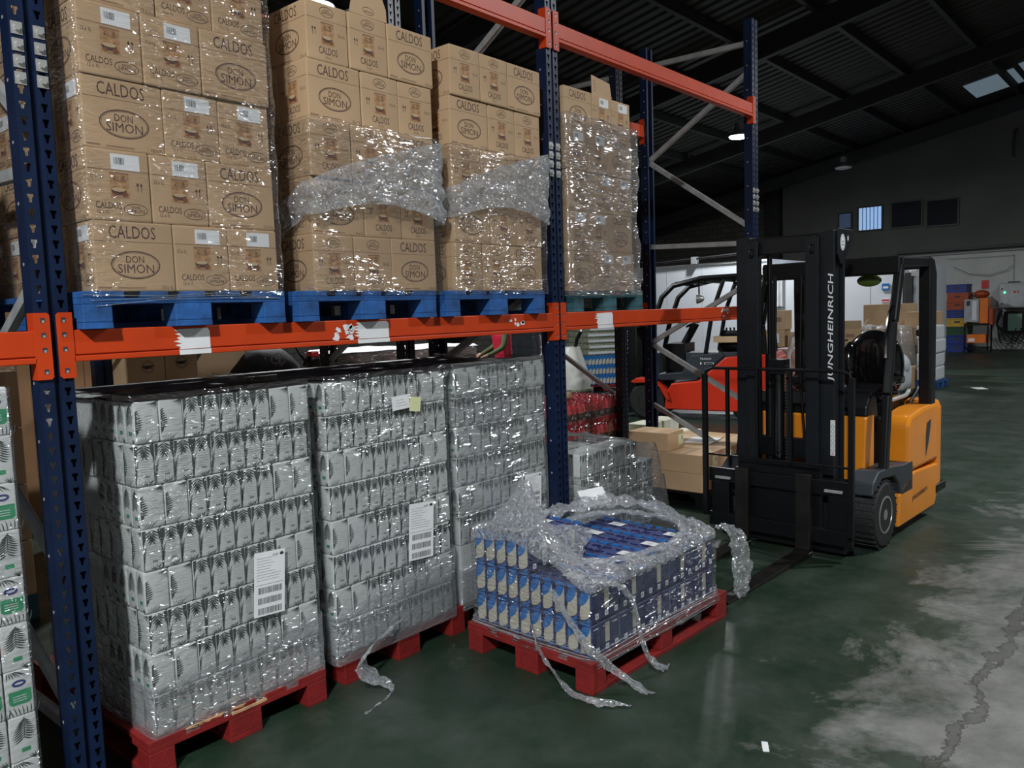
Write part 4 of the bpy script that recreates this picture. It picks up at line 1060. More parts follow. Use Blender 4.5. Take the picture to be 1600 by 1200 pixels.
# body
def dash(m):
    m.prism([(.44, .44), (.44, .50), (.46, .90), (.62, .95), (.62, .44)], -.44, .44, 'fork_orange', 'y')
part('front_panel', dash, .012)
part('dash_cowl', lambda m: (m.prism([(.47, .90), (.48, .98), (.56, 1.05), (.66, 1.03), (.70, .88)], -.44, .44, K, 'y')), .015)
part('chassis', lambda m: (m.box(.42, 1.60, -.42, .42, .10, .46, K), m.box(.62, 1.0, -.50, .50, .38, .50, K), m.box(.60, .72, .30, .44, .5, 1.0, K)), .01)
for s, nm in ((-1, 'right'), (1, 'left')):
    y0, y1 = (s*.40, s*.565)
    part('fender', lambda m: m.prism([(.24, .40), (.26, .49), (.36, .55), (.60, .55), (.86, .52), (1.06, .52), (1.06, .30), (.80, .30), (.76, .40), (.66, .47), (.42, .49), (.30, .44)], min(y0, y1), max(y0, y1), 'toyota_grey', 'y'), .012)
    part('side_panel', lambda m: m.prism([(.76, .08), (.78, .31), (.86, .38), (1.10, .43), (1.68, .40), (1.66, .16), (1.60, .08)], min(y0, y1), max(y0, y1)+0, 'fork_orange', 'y'), .012)
def hood(m):
    m.prism([(.98, .49), (.98, .79), (1.03, .85), (1.30, .885), (1.68, .89), (1.68, .44), (1.10, .44)], -.56, -.36, 'fork_orange', 'y')
part('side_hood', hood, .025)
def hood2(m):
    m.prism([(.98, .49), (.98, .79), (1.03, .85), (1.30, .885), (1.68, .89), (1.68, .44), (1.10, .44)], .36, .56, 'fork_orange', 'y')
part('side_hood', hood2, .025)
part('battery_cover', lambda m: m.box(.95, 1.68, -.37, .37, .44, .84, K), .01)
def cw_(m):
    pts = [(-.56, 1.69), (.56, 1.69), (.55, 1.80), (.46, 1.89), (.20, 1.93), (-.20, 1.93), (-.46, 1.89), (-.55, 1.80)]
    m.add([(x, y, z) for z in (.20, .42, .84, .90) for y, x in [(a*(.97 if z > .85 else 1), 1.69+(b-1.69)*(.85 if z > .85 else 1)) for a, b in pts]],
          [tuple(range(8)), tuple(range(31, 23, -1))]+[(j*8+i, (j+1)*8+i, (j+1)*8+(i+1) % 8, j*8+(i+1) % 8) for j in range(3) for i in range(8)], 'fork_orange')
part('counterweight', cw_, .015)
part('rear_bumper', lambda m: (m.box(1.62, 1.86, -.575, -.30, .17, .235, K), m.box(1.62, 1.86, .30, .575, .17, .235, K), m.box(1.7, 1.95, -.3, .3, .17, .23, K)), .01)
def side_mark(m):
    fc = m.face((1.12, -.5655, .27), (1, 0, 0), (0, 0, 1), .001); fc.text('JUNGHEINRICH', .10, -.03, .36, .045, 'print_brown', 1, R(3), .02, .2)
part('side_lettering', side_mark)
part('hood_vent', lambda m: m.face((1.44, -.5605, .66), (1, 0, 0), (0, 0, 1), .002).poly([(-.07, -.16), (-.01, -.06), (.03, .04), (.05, .12), (-.05, .10), (-.07, 0)], 'toyota_grey'))
tyre(fk, 'front_wheel', (.47, -.485, .235), .235, .17, -1); tyre(fk, 'front_wheel', (.47, .485, .235), .235, .17, 1)
tyre(fk, 'rear_wheel', (1.55, 0, .20), .20, .16, 1)
# overhead guard
def guard(m):
    G = K
    for s in (-1, 1):
        y = s*.50
        m.bar((.52, s*.535, .50), (.60, s*.53, 1.05), .055, .075, G); m.bar((.60, s*.53, 1.05), (.80, y, 1.55), .055, .07, G); m.bar((.80, y, 1.55), (.93, y, 1.96), .06, .065, G)
        m.prism([(1.53, .85), (1.66, .85), (1.66, 1.90), (1.60, 2.01), (1.50, 2.03), (1.50, 1.80)], s*.50-.045, s*.50+.045, G, 'y')
        m.bar((.90, y, 1.975), (1.58, y, 1.99), .075, .075, G)
    m.bar((.92, -.52, 1.955), (.92, .52, 1.955), .10, .13, G); m.bar((1.58, -.50, 1.98), (1.58, .50, 1.98), .08, .08, G)
    for y in (-.3, -.15, 0, .15, .3): m.bar((.9, y, 1.98), (1.62, y, 1.99), .025, .05, G)
part('overhead_guard', guard, .014, False)
part('grab_handle', lambda m: m.tube([(.84, -.50, 1.68), (.77, -.49, 1.62), (.69, -.49, 1.42), (.655, -.50, 1.30)], .018, 'glossy_black', 8), 0, True)
part('seat_belt_bracket', lambda m: m.prism([(1.50, 1.42), (1.64, 1.41), (1.64, 1.47), (1.50, 1.47)], -.47, -.44, K, 'y'), .01)
part('mirror', lambda m: (m.ball((.98, -.27, 1.855), (.02, .09, .045), 'mirror_green'), m.tube([(.98, -.27, 1.87), (.98, -.27, 1.96)], .01, K, 6)), 0, True)
def seatm(m):
    y = -.13
    m.ball((1.30, y, .98), (.24, .25, .085), 'glossy_black', 20, 10)
    m.ball((1.50, y, 1.22), (.09, .23, .25), 'glossy_black', 24, 14)
    for s in (-1, 1): m.ball((1.45, y+s*.17, 1.18), (.10, .07, .20), 'glossy_black', 16, 10)
    for k in range(4): m.tube([(1.42, y-.105+k*.07, 1.05), (1.405, y-.105+k*.07, 1.2), (1.43, y-.105+k*.07, 1.34)], .012, 'glossy_black', 6)
part('seat', seatm, 0, True)
part('seat_base', lambda m: (m.box(1.08, 1.52, -.36, .10, .84, .93, K), m.tube([(1.1, -.38, .95), (1.35, -.42, .97), (1.5, -.40, 1.0)], .018, 'galvanised', 6)), .01)
part('armrest', lambda m: (m.rbox(1.08, 1.42, -.40, -.33, 1.06, 1.12, 'glossy_black', .03), m.tube([(1.05, -.37, 1.12), (1.03, -.37, 1.19)], .012, 'glossy_black', 6), m.tube([(1.10, -.37, 1.12), (1.09, -.37, 1.18)], .012, 'glossy_black', 6)), 0, True)
def wheelm(m):
    m.T = Matrix.Translation((.80, .05, 1.14)) @ Matrix.Rotation(R(-32), 4, 'Y')
    m.tube([(.17*math.cos(a*math.pi/16), .17*math.sin(a*math.pi/16), 0) for a in range(32)], .014, 'glossy_black', 8, 1, True)
    for a in (0, 2.1, 4.2): m.bar((0, 0, -.01), (.165*math.cos(a), .165*math.sin(a), 0), .02, .01, K)
    m.lathe([(.04, -.02), (.04, .01)], (0, 0, 0), 'z', K, 14); m.T = None; m.tube([(.80, .05, 1.13), (.66, .05, .95)], .03, K, 8)
part('steering_wheel', wheelm, 0, True)
part('rear_cable', lambda m: m.tube([(1.52, -.40, .90), (1.56, -.44, .99), (1.62, -.42, 1.01), (1.66, -.38, .95), (1.66, -.30, .9)], .014, K, 6), 0, True)

# ================================================================== RED FORKLIFT behind the rack
tk = empty('forklift', (9.92, 3.98, 0), R(-76), 'red and dark grey forklift standing behind the rack, before the white cold room', 'forklift')
def tp(name, fn, bevel=0, smooth=False): return part(name, fn, bevel, smooth, tk)
for s in (1, -1):
    tp('mast_rail', lambda m: (m.box(-.10, .06, s*.28-.05, s*.28+.05, .08, 2.16, K), m.box(.06, .14, s*.33-.04, s*.33+.04, .08, 2.12, K)), .004)
    tp('fork', lambda m: (m.box(-.16, -.12, s*.25-.05, s*.25+.05, .02, .6, K), m.box(-1.2, -.12, s*.25-.05, s*.25+.05, .02, .05, K)))
tp('mast_crossbar', lambda m: (m.box(-.06, .06, -.3, .3, 2.04, 2.16, K), m.box(-.06, .06, -.3, .3, 1.4, 1.5, K), m.box(-.14, -.1, -.42, .42, .35, .62, K)), .004)
def tload(m):
    for y in (-.45, -.15, .15, .45): m.box(-.16, -.13, y-.012, y+.012, .6, 1.5, K)
    m.box(-.16, -.13, -.46, .46, 1.48, 1.5, K)
    m.box(-.1, .1, -.16, .16, 1.5, 2.0, K)
    m.box(.1, .42, -.40, -.36, 2.06, 2.09, K); m.box(.40, .43, -.40, -.36, 1.8, 2.08, K)
tp('load_backrest', tload)
def ttxt(m):
    fc = m.face((-.02, -.331, 1.75), (1, 0, 0), (0, 0, 1), .002); fc.text('TOYOTA', 0, .0, .42, .055, 'paper', 1, math.pi/2)
    fc = m.face((-.02, -.331, 1.18), (1, 0, 0), (0, 0, 1), .002); fc.text('TOYOTA', 0, .0, .36, .05, 'paper', 1, math.pi/2)
tp('brand_lettering', ttxt)
tp('body', lambda m: m.prism([(.62, .16), (.66, .42), (.74, .56), (1.15, .60), (1.55, .95), (2.2, 1.0), (2.28, .9), (2.28, .22), (2.1, .14)], -.52, .52, 'fork_red', 'y'), .02)
tp('cowl', lambda m: (m.prism([(.30, .58), (.42, .66), (.58, .60), (1.12, .62), (1.52, .96), (1.5, 1.02), (1.05, .98), (.9, .72), (.55, .70), (.50, 1.0), (.40, 1.0)], -.50, .50, 'toyota_grey', 'y'), m.box(.95, 2.15, -.45, .45, .62, 1.02, 'toyota_grey')), .01)
tp('fender', lambda m: m.prism([(.10, .58), (.20, .64), (.50, .62), (.68, .45), (.72, .30), (.66, .32), (.56, .50), (.42, .57), (.16, .56)], -.55, -.30, 'fork_red', 'y'), .01)
def tlogo(m):
    fc = m.face((1.18, -.503, .90), (1, 0, 0), (0, 0, 1), .003); fc.text('TRAIGO', .08, .03, .17, .03, 'paper'); fc.rect(.06, .20, -.055, -.025, 'paper'); fc.rect(.07, .19, -.05, -.03, 'toyota_grey', 2); fc.rect(.0, .02, -.055, -.02, 'paper')
tp('side_lettering', tlogo)
tyre(tk, 'front_wheel', (.36, -.42, .29), .29, .2, -1, 'rubber'); tyre(tk, 'front_wheel', (.36, .42, .29), .29, .2, 1, 'rubber'); tyre(tk, 'rear_wheel', (1.85, -.40, .22), .22, .16, -1, 'rubber'); tyre(tk, 'rear_wheel', (1.85, .40, .22), .22, .16, 1, 'rubber')
def tguard(m):
    for s in (-1, 1):
        y = s*.47
        m.tube([(.34, y, .95), (.45, y, 1.45), (.60, y, 1.86), (.78, y, 2.03), (1.2, y, 2.12), (1.9, y, 2.13), (2.05, y, 2.05)], .04, K, 8)
        m.tube([(2.02, y, 2.08), (2.10, y, 1.0)], .045, K, 8); m.tube([(1.25, y*.96, 1.0), (1.35, y*.96, 1.6), (1.52, y*.96, 2.08)], .032, K, 8)
    for k in range(6): x = .82+k*.22; m.bar((x, -.47, 2.06+.012*k), (x, .47, 2.06+.012*k), .03, .05, K)
tp('overhead_guard', tguard, 0, True)
def twheel(m):
    m.T = Matrix.Translation((.98, .08, 1.46)) @ Matrix.Rotation(R(-24), 4, 'Y')
    m.tube([(.16*math.cos(a*math.pi/14), .16*math.sin(a*math.pi/14), 0) for a in range(28)], .014, K, 6, 1, True); m.T = None; m.tube([(.98, .08, 1.45), (.78, .08, 1.1)], .06, K, 10); m.box(.60, .90, -.3, .3, .7, 1.15, K)
tp('steering_wheel', twheel, 0, True)
def tseat(m): m.rbox(1.40, 1.95, -.28, .28, 1.02, 1.16, K, .06); m.rbox(1.85, 2.0, -.26, .26, 1.1, 1.5, K, .06)
tp('seat', tseat, 0, True)
tp('work_lamp', lambda m: (m.lathe([(.03, .07), (.06, .02), (.075, -.03)], (1.16, -.44, 1.82), 'x', 'rim_metal', 14), m.tube([(1.16, -.44, 1.88), (1.16, -.44, 2.08)], .012, K, 6)), 0, True)
tp('control_levers', lambda m: [m.tube([(1.5+k*.05, -.3+.03*k, 1.15), (1.47+k*.05, -.3+.03*k, 1.38)], .014, K, 6) for k in range(5)] and m.rbox(1.45, 2.0, -.36, -.05, 1.22, 1.34, K, .04), 0, True)
TM = tk.location.copy(); Tr = Matrix.Translation((9.92, 3.98, 0)) @ Matrix.Rotation(R(-76), 4, 'Z')
m = M(); m.T = Tr @ Matrix.Translation((1.55, -.30, 1.165)) @ Matrix.Rotation(R(6), 4, 'Z')
m.box(-.20, .20, -.12, .12, 0, .012, 'cardboard_pale')
for a in ((-.20, .20, -.12, -.112), (-.20, .20, .112, .12), (-.20, -.192, -.112, .112), (.192, .20, -.112, .112)): m.box(a[0], a[1], a[2], a[3], .012, .09, 'cardboard_pale')
tag(m.build('cardboard_tray'), 'open cardboard tray lying on the seat of the red forklift', 'tray')

# ================================================================== SECOND BAY ON THE FLOOR
# brown boxes on a dark pallet
pallet('truck_black', (5.49, .60, 0), 0, 'dark pallet under the plain brown boxes beside the forklift', None, h=.144, Wd=1.2, Ln=.9)
def plain_box(w, d, h, mt='cardboard', lab=True, name='cardboard_box', tape=True):
    m = M(); m.rbox(-w/2, w/2, -d/2, d/2, 0, h, mt, .004)
    if tape: m.box(-w/2-.0004, w/2+.0004, -.02, .02, h-.0005, h+.0006, 'cardboard_pale'); m.box(-.001, .001, -d/2-.0005, d/2+.0005, 0, h, 'cardboard_dark')
    o = m.build(name, None, True, 35); tag(o, 'x', 'cardboard box')
    if lab:
        q = M(); fc = q.face((w*.32, -d/2, h*.5), (1, 0, 0), (0, 0, 1), .001); fc.rect(-.05, .05, -h*.3, h*.28, 'paper_yellow'); fc.rect(-.035, .0, -h*.2, h*.2, 'cream_box', 2); fc.rect(.01, .035, -h*.05, h*.2, 'ink_grey', 2)
        q.build('paper_label', o)
    return o
pb = Proto(plain_box(.30, .385, .158))
G = 'plain brown boxes on the dark pallet'
for k, lv in enumerate(('bottom', 'second')):
    for i in range(4):
        for j, jn in enumerate(('aisle side', 'rack side')):
            pb.place((4.90+.15+i*.303, .19+.193+j*.39, .145+k*.16), rnd(-.015, .015), 'plain brown box, %s layer, %s from near end, %s of dark pallet' % (lv, ORD[i+1], jn), G)
pb.place((5.06, .19+.193+.33, .145+.32), .05, 'plain brown box alone on top at the near end of the dark pallet', G)
m = M(); m.box(-.26, .26, -.2, .2, 0, .004, 'cardboard_pale'); m.box(-.2, .1, -.21, .05, .004, .007, 'paper'); m.T = None
o = tag(m.build('cardboard_sheet'), 'loose pale cardboard sheets lying on the plain brown boxes', 'cardboard sheet'); o.location = (5.62, .62, .467); o.rotation_euler = (0, 0, .2)
wb = Proto(tag((lambda q: (q.rbox(-.16, .16, -.12, .12, 0, .17, 'cream_box', .006), q.box(-.02, .02, -.1205, .1205, .01, .168, 'paper'), q.build('cream_box', None, True, 35))[-1])(M()), 'x', 'box'))
for l, z, r_, t in (((6.35, 1.62), .30, 0, 'cream white box at the left on top of the pale pile behind the rack'), ((6.72, 1.62), .30, 0, 'cream white box at the right on top of the pale pile behind the rack'), ((7.05, 1.5), .13, .1, 'lower cream white box at the right of the pale pile'), ((6.4, 1.6), .13, 0, 'cream white box in the lower left of the pale pile'), ((6.73, 1.6), .13, 0, 'cream white box in the lower middle of the pale pile'), ((5.98, 1.8), .13, 0, 'lower cream white box beside the red drinks'), ((5.98, 1.8), .301, 0, 'upper cream white box beside the red drinks')):
    wb.place((l[0], l[1], z), r_, t, 'cream boxes behind the rack')
pallet('pallet_teal', (6.55, 1.75, 0), math.pi/2, 'low pallet under the cream white boxes', None, h=.13)
# palm packs under loose film
pallet('pallet_red', (3.40, .62, 0), 0, 'red pallet under the low pile of palm leaf packs behind the milk', 'red pallets on the floor')
def drink_pack():
    r = empty('drink_pack', label='x', cat='drink pack')
    for i in range(3):
        m = M(); m.rbox(-.036, .036, -.10, .10, 0, .155, 'carton_white', .01, .004); m.T = Matrix.Identity(4)
        palm_face(m.face((0, -.10, 0), (1, 0, 0), (0, 0, 1), .0005), 'palm' if i % 2 else 'fan', .066)
        o = m.build('carton', r, True, 50); o.location = ((i-1)*.074, 0, 0)
        for sd in (-1,) if i == 0 else ():
            q = M(); fcc = q.face((-.036, 0, 0), (0, -1, 0), (0, 0, 1), .0006); palm_face(fcc, 'side', .09); q.build('printed_leaves', o)
    return r
dp = Proto(drink_pack())
for k in range(4):
    for i in range(3): dp.place((3.13+i*.226, .16, .1455+k*.158), rnd(-.03, .03), 'palm leaf pack, %s layer, %s from left in the low pile behind the milk' % (ORD[k+1], ORD[i+1]), 'palm packs of the low pile')
    for i in range(2): dp.place((3.13+i*.226, .38, .1455+k*.158), rnd(-.03, .03), 'palm leaf pack, %s layer, %s of second line, low pile behind the milk' % (ORD[k+1], ORD[i+1]), 'palm packs of the low pile')
for k in range(3): dp.place((3.81, .17, .1455+k*.158), 0, 'palm leaf pack at the right end, %s layer of the low pile behind the milk' % ORD[k+1], 'palm packs of the low pile')
def drape(x0, x1, y0, y1, hf, label, mt='film_crumple', seed=0, amp=.03, n=34, zfoot=.2):
    v = []; fs = []
    for j in range(n+1):
        for i in range(n+1):
            a, b = i/n, j/n; x = x0+(x1-x0)*a; y = y0+(y1-y0)*b
            e = min(a, 1-a, b)*n
            z = hf(a, b)+amp*mnoise.fractal(Vector((x*5+seed, y*5, 0)), .8, 2.1, 4)
            if e < 3: z = zfoot+(z-zfoot)*(e/3)**.5; 
            v.append((x+.02*mnoise.noise(Vector((x*9, y*9, 3))), y-(.03 if b == 0 else 0), z))
    for j in range(n):
        for i in range(n): q = j*(n+1)+i; fs.append((q, q+1, q+n+2, q+n+1))
    m = M(); m.add(v, fs, mt); return tag(m.build('stretch_film', None, True, 75), label, 'stretch film', 'stretch film wraps')
drape(2.98, 3.98, -.03, .62, lambda a, b: .90-.20*a**1.5, 'loose film draped over the low pile of palm leaf packs behind the milk', 'film_tight', seed=31)
# red bottled drinks
pallet('pallet_red', (5.0, 1.95, 0), math.pi/2, 'red pallet under the shrink wrapped red drinks behind the rack', 'red pallets on the floor')
def red_pack():
    r = empty('bottle_pack', label='x', cat='drink pack')
    m = M(); m.lathe([(.030, 0), (.036, .01), (.036, .15), (.030, .19), (.014, .225), (.014, .25)], (0, 0, 0), 'z', 'drink_red', 12); m.lathe([(.0365, .06), (.0365, .13)], (0, 0, 0), 'z', 'drink_dark', 12)
    b0 = m.build('bottle', r, True, 50); b0.location = (-.074, -.037, 0)
    for i in range(3):
        for j in range(2):
            if i or j: c = b0.copy(); C.objects.link(c); c.parent = r; c.location = ((i-1)*.074, -.037+j*.074, 0)
    m = M(); m.rbox(-.112, .112, -.076, .076, .002, .245, 'film', .02); m.build('shrink_film', r, True, 60); return r
mat('red_film', (0.55, 0.05, 0.07), 0.2)
rp = Proto(red_pack())
for k in range(3):
    for i in range(5):
        for j in range(4): rp.place((4.52+i*.228, 1.50+j*.156, .1455+k*.238), rnd(-.03, .03), 'shrink wrapped red drinks, %s layer, %s from left, %s row back' % (ORD[k+1], ORD[i+1], ORD[j+1]), 'red drink packs')
m = M(); m.tube([(4.70, 1.62, .90), (4.98, 1.60, .90)], .035, 'cardboard_pale', 14); tag(m.build('cardboard_tube', None, True), 'cardboard tube lying on top of the red drinks', 'tube')

# ================================================================== BEHIND THE RACKS
# white pedestrian stacker
st = empty('pallet_truck', (11.5, 6.42, 0), R(-70), 'white pedestrian pallet truck parked far behind the rack', 'pallet truck')
def stb(m):
    v = []; fs = []; lev = [(.0, .30, .36), (.16, .33, .40), (.30, .32, .40), (.6, .24, .34), (.85, .17, .28), (.98, .14, .24)]
    for z, hx, hy in lev:
        for k in range(20):
            a = 2*math.pi*k/20; c, s_ = math.cos(a), math.sin(a); v.append((hx*math.copysign(abs(c)**.6, c), hy*math.copysign(abs(s_)**.6, s_), .12+z*.9))
    for j in range(len(lev)-1):
        for k in range(20): fs.append((j*20+k, j*20+(k+1) % 20, (j+1)*20+(k+1) % 20, (j+1)*20+k))
    fs += [tuple(range(20))[::-1], tuple(range(100, 120))]; m.add(v, fs, 'stacker_white')
part('cover', stb, 0, True, st)
part('skirt', lambda m: (m.lathe([(.40, .02), (.42, .10), (.40, .15)], (0, 0, 0), 'z', K, 24), m.lathe([(.41, .15), (.41, .19)], (0, 0, 0), 'z', 'produce_mix', 24)), 0, True, st)
part('tiller', lambda m: (m.tube([(.05, 0, .85), (.12, 0, 1.15), (.2, 0, 1.3)], .035, K, 8), m.tube([(.26, -.03, 1.42), (.2, -.11, 1.47), (.17, -.10, 1.34), (.2, 0, 1.28), (.17, .10, 1.34), (.2, .11, 1.47), (.26, .03, 1.42)], .018, 'stacker_white', 8)), 0, True, st)
for s in (-1, 1): part('fork', lambda m: m.box(-1.4, -.3, s*.2-.08, s*.2+.08, .05, .1, K), .01, False, st)
# blue milk pallet, far
pallet('pallet_red', (13.15, 7.05, 0), R(-30), 'far red pallet with wrapped blue cartons behind the white pallet truck', 'red pallets on the floor')
def far_pack():
    r = M()
    for i in range(5):
        x = -.2+.08*i; r.rbox(x, x+.076, -.13, .13, 0, .2, 'milk_blue' , .01); fc = r.face((x+.038, -.13, 0), (1, 0, 0), (0, 0, 1), .001); fc.poly([(-.03, .01), (.034, .03), (.034, .15), (-.03, .10)], 'milk_cream')
    fa = r.face((-.2, 0, 0), (0, -1, 0), (0, 0, 1), .001)
    for i in range(3): fa.poly([(-.12+.085*i, .02), (-.05+.085*i, .05), (-.05+.085*i, .14), (-.12+.085*i, .09)], 'milk_cream')
    return tag(r.build('milk_pack', None, True, 40), 'x', 'milk pack')
fp = Proto(far_pack()); FR = Matrix.Translation((13.15, 7.05, 0)) @ Matrix.Rotation(R(-30), 4, 'Z')
for k in range(3):
    for i in range(2):
        for j in range(3): fp.place(FR @ Vector((-.2+.402*i, -.45+.262*j*1.6, .1455+k*.202)), R(-30), 'far blue and cream milk pack, %s layer, %s across, %s back' % (ORD[k+1], ORD[i+1], ORD[j+1]), 'far milk packs')
gp = M(); gp.rbox(-.38, .38, -.55, .55, 0, .12, 'produce_mix', .03); gp.box(-.36, .36, -.552, -.54, .03, .08, 'white_goods')
gpo = Proto(tag(gp.build('goods_tray', None, True, 40), 'x', 'tray'))
for k in range(5): gpo.place(FR @ Vector((rnd(-.02, .02), 0, .756+.124*k)), R(-30)+rnd(-.03, .03), 'wrapped tray of mixed goods, %s above the far milk packs' % ORD[k+1], 'trays of mixed goods')
# further loads in the far left, tall dark wrapped greens
def load(x, y, w, d, h, rz, mt, label, top=None, layers=6, mp_='pallet_red', name='wrapped_load', seed=0):
    r = empty(name, (x, y, 0), rz, label, 'pallet load', 'wrapped pallet loads'); lh = (h-.144)/layers; rg = random.Random(seed)
    for k in range(layers):
        m = M(); nx = 3
        for i in range(nx):
            for j in range(3): m.rbox(-w/2+i*w/nx+rg.uniform(0, .008), -w/2+(i+1)*w/nx-.004, -d/2+j*d/3, -d/2+(j+1)*d/3-.006, .1455+k*lh, .1455+(k+1)*lh-.006, mt if (k+i) % 3 or not top else top, .01)
        m.build('layer', r, True, 40)
    m = M(); n = 20
    m.box(-w/2, w/2, -d/2, d/2, .10, .142, mp_)
    for a in (-w/2, -.07, w/2-.14):
        for b in (-d/2, -.07, d/2-.14): m.box(a, a+.14, b, b+.14, 0, .10, mp_)
    m.build('pallet_base', r)
    m = M(); v = []; fs = []; N_ = 40
    for j in range(24):
        for i in range(N_):
            a = 2*math.pi*i/N_; c, s_ = math.cos(a), math.sin(a); q = 1.05+.04*mnoise.noise(Vector((c*3+seed, s_*3, j*.5)))
            v.append((w/2*q*math.copysign(abs(c)**.35, c), d/2*q*math.copysign(abs(s_)**.35, s_), .1+(h-.08)*j/23))
    for j in range(23):
        for i in range(N_): fs.append((j*N_+i, j*N_+(i+1) % N_, (j+1)*N_+(i+1) % N_, (j+1)*N_+i))
    m.add(v, fs, 'film'); m.build('wrap', r, True, 70); return r
load(14.6, 9.5, 1.0, .9, 1.9, .2, 'produce_dark', 'tall dark green wrapped load far behind the white pallet truck', 'plant_green', 7, seed=3)
load(12.6, 8.2, .9, .9, 1.75, -.1, 'trousers', 'dark wrapped load at the left behind the white pallet truck', None, 6, seed=5)
load(15.3, 8.35, .8, 1.0, 1.7, .1, 'produce_dark', 'wrapped load of greens just left of the far crate stack', 'cardboard_dark', 7, seed=6)
cr = M(); t = .02
for a in ((-.3, .3, -.2, -.18), (-.3, .3, .18, .2), (-.3, -.28, -.18, .18), (.28, .3, -.18, .18)): cr.box(a[0], a[1], a[2], a[3], .0, .05, 'crate_grey'); cr.box(a[0], a[1], a[2], a[3], .10, .13, 'crate_grey')
for x in (-.29, -.1, .1, .29): cr.box(x-.01, x+.01, -.2, -.185, .05, .10, 'crate_grey'); cr.box(x-.01, x+.01, .185, .2, .05, .10, 'crate_grey')
for y in (-.1, .1): cr.box(-.3, -.285, y-.01, y+.01, .05, .10, 'crate_grey'); cr.box(.285, .3, y-.01, y+.01, .05, .10, 'crate_grey')
cr.box(-.28, .28, -.18, .18, 0, .02, 'crate_grey'); cr.box(-.27, .27, -.17, .17, .02, .07, 'produce_mix')
cro = Proto(tag(cr.build('plastic_crate'), 'x', 'crate'))
for k in range(7): cro.place((14.9, 6.85, .30+k*.15), R(8)+rnd(-.04, .04), 'pale grey produce crate, %s up in the far stack' % ORD[k+1], 'pale produce crates')
m = M(); m.rbox(-.3, .3, -.25, .25, 0, .30, 'pallet_teal', .02); o = tag(m.build('storage_bin', None, True), 'dark teal bin under the far stack of pale crates', 'bin'); o.location = (14.9, 6.85, 0)
m = M(); m.rbox(-.3, .3, -.25, .25, 0, .28, 'toyota_grey', .03); o = tag(m.build('storage_bin', None, True), 'dark grey bin beside the far stack of pale crates', 'bin'); o.location = (14.2, 7.45, 0)

# pile seen through the gap: boxes, draped jacket, wrapped reels, person
for i, (x, l) in enumerate(((1.86, 'left'), (2.13, 'right'))):
    m = M(); m.rbox(-.132, .132, -.18, .18, 0, .26, 'cardboard_pale', .004); fc = m.face((0, -.18, .16), (1, 0, 0), (0, 0, 1), .001)
    fc.ring(0, 0, .050, .050, .005, 'print_faint'); fc.ring(0, 0, .040, .040, .002, 'print_brown'); fc.poly([(-.045, .01), (.045, .012), (.04, .002), (.02, -.005), (.035, -.018), (.01, -.012), (-.02, -.018), (-.03, -.006), (-.045, 0)], 'ink'); fc.rect(-.02, .02, -.036, -.032, 'ink_grey')
    o = tag(m.build('cardboard_box', None, True, 35), 'pale box with round printed mark, %s of the pair behind the nearest bay' % l, 'cardboard box', 'boxes with round marks'); o.location = (x-.135, 3.40, 1.22+.02*i)
m = M(); m.prism([(-.2, 0), (.35, 0), (.60, .42), (-.02, .42)], -.02, .30, 'cardboard_pale', 'y'); fc = m.face((0, -.02, 0), (1, 0, 0), (0, 0, 1), .001); fc.poly([(-.10, .12), (.13, .40), (.21, .40), (-.06, .04)], 'frame_dark')
o = tag(m.build('cardboard_box', None), 'tilted pale cardboard box with a dark tape stripe beside the black jacket', 'cardboard box'); o.location = (2.20, 3.45, 1.22)
bigw = M(); bigw.rbox(-.8, .8, -.35, .5, .144, 1.2, 'cardboard', .01); o = tag(bigw.build('cardboard_box', None, True), 'large brown carton carrying the boxes with round marks', 'cardboard box'); o.location = (2.3, 3.5, 0.0)
pallet('pallet_teal', (2.3, 3.55, 0), math.pi/2, 'pallet under the large brown carton behind the rack', None, Wd=.8, Ln=1.55)
def jacket(m):
    v = []; fs = []; n = 24; lev = [(0, .34, .20), (.08, .32, .20), (.16, .25, .17), (.22, .19, .12), (.25, .15, .08)]
    for z, a_, b_ in lev:
        for k in range(n):
            t = 2*math.pi*k/n; q = 1+.06*mnoise.noise(Vector((math.cos(t)*3, math.sin(t)*3, z*9))); v.append((a_*q*math.copysign(abs(math.cos(t))**.7, math.cos(t)), b_*q*math.sin(t), z))
    for j in range(len(lev)-1):
        for k in range(n): fs.append((j*n+k, j*n+(k+1) % n, (j+1)*n+(k+1) % n, (j+1)*n+k))
    fs += [tuple(range(n))[::-1], tuple(range(4*n, 5*n))]; m.add(v, fs, 'jacket_black')
m = M(); jacket(m); jk = tag(m.build('jacket', None, True, 60), 'black jacket with a round grey emblem heaped behind the nearest bay', 'jacket'); jk.location = (2.86, 3.40, 1.205)
q = M(); q.T = Matrix.Translation((.02, -.172, .155)) @ Matrix.Rotation(R(-20), 4, 'X'); fc = q.face((0, 0, 0), (1, 0, 0), (0, 0, 1), .002); fc.ring(0, 0, .072, .06, .012, 'emblem_grey'); fc.ell(0, .008, .03, .028, 'emblem_grey'); fc.rect(-.05, .05, -.038, -.022, 'emblem_grey', 2); q.build('round_emblem', jk)
m = M(); m.tube([(0, 0, .26), (.06, 0, .16), (.12, .0, .08)], .012, K, 6); m.tube([(.10, 0, .04), (.13, 0, .10), (.20, 0, .14)], .014, K, 6); m.rbox(.14, .26, -.05, .05, -.02, .12, K, .02); m.tube([(.29, 0, 0), (.295, 0, .08), (.27, 0, .11)], .006, 'galvanised', 6)
ch = tag(m.build('tiller_head', None, True), 'black machine handle beside the black jacket', 'handle'); ch.location = (3.16, 3.40, 1.235)
q = M(); q.rbox(.16, .25, -.04, .04, .12, .17, 'red_plastic', .01); q.build('red_button', ch, True)
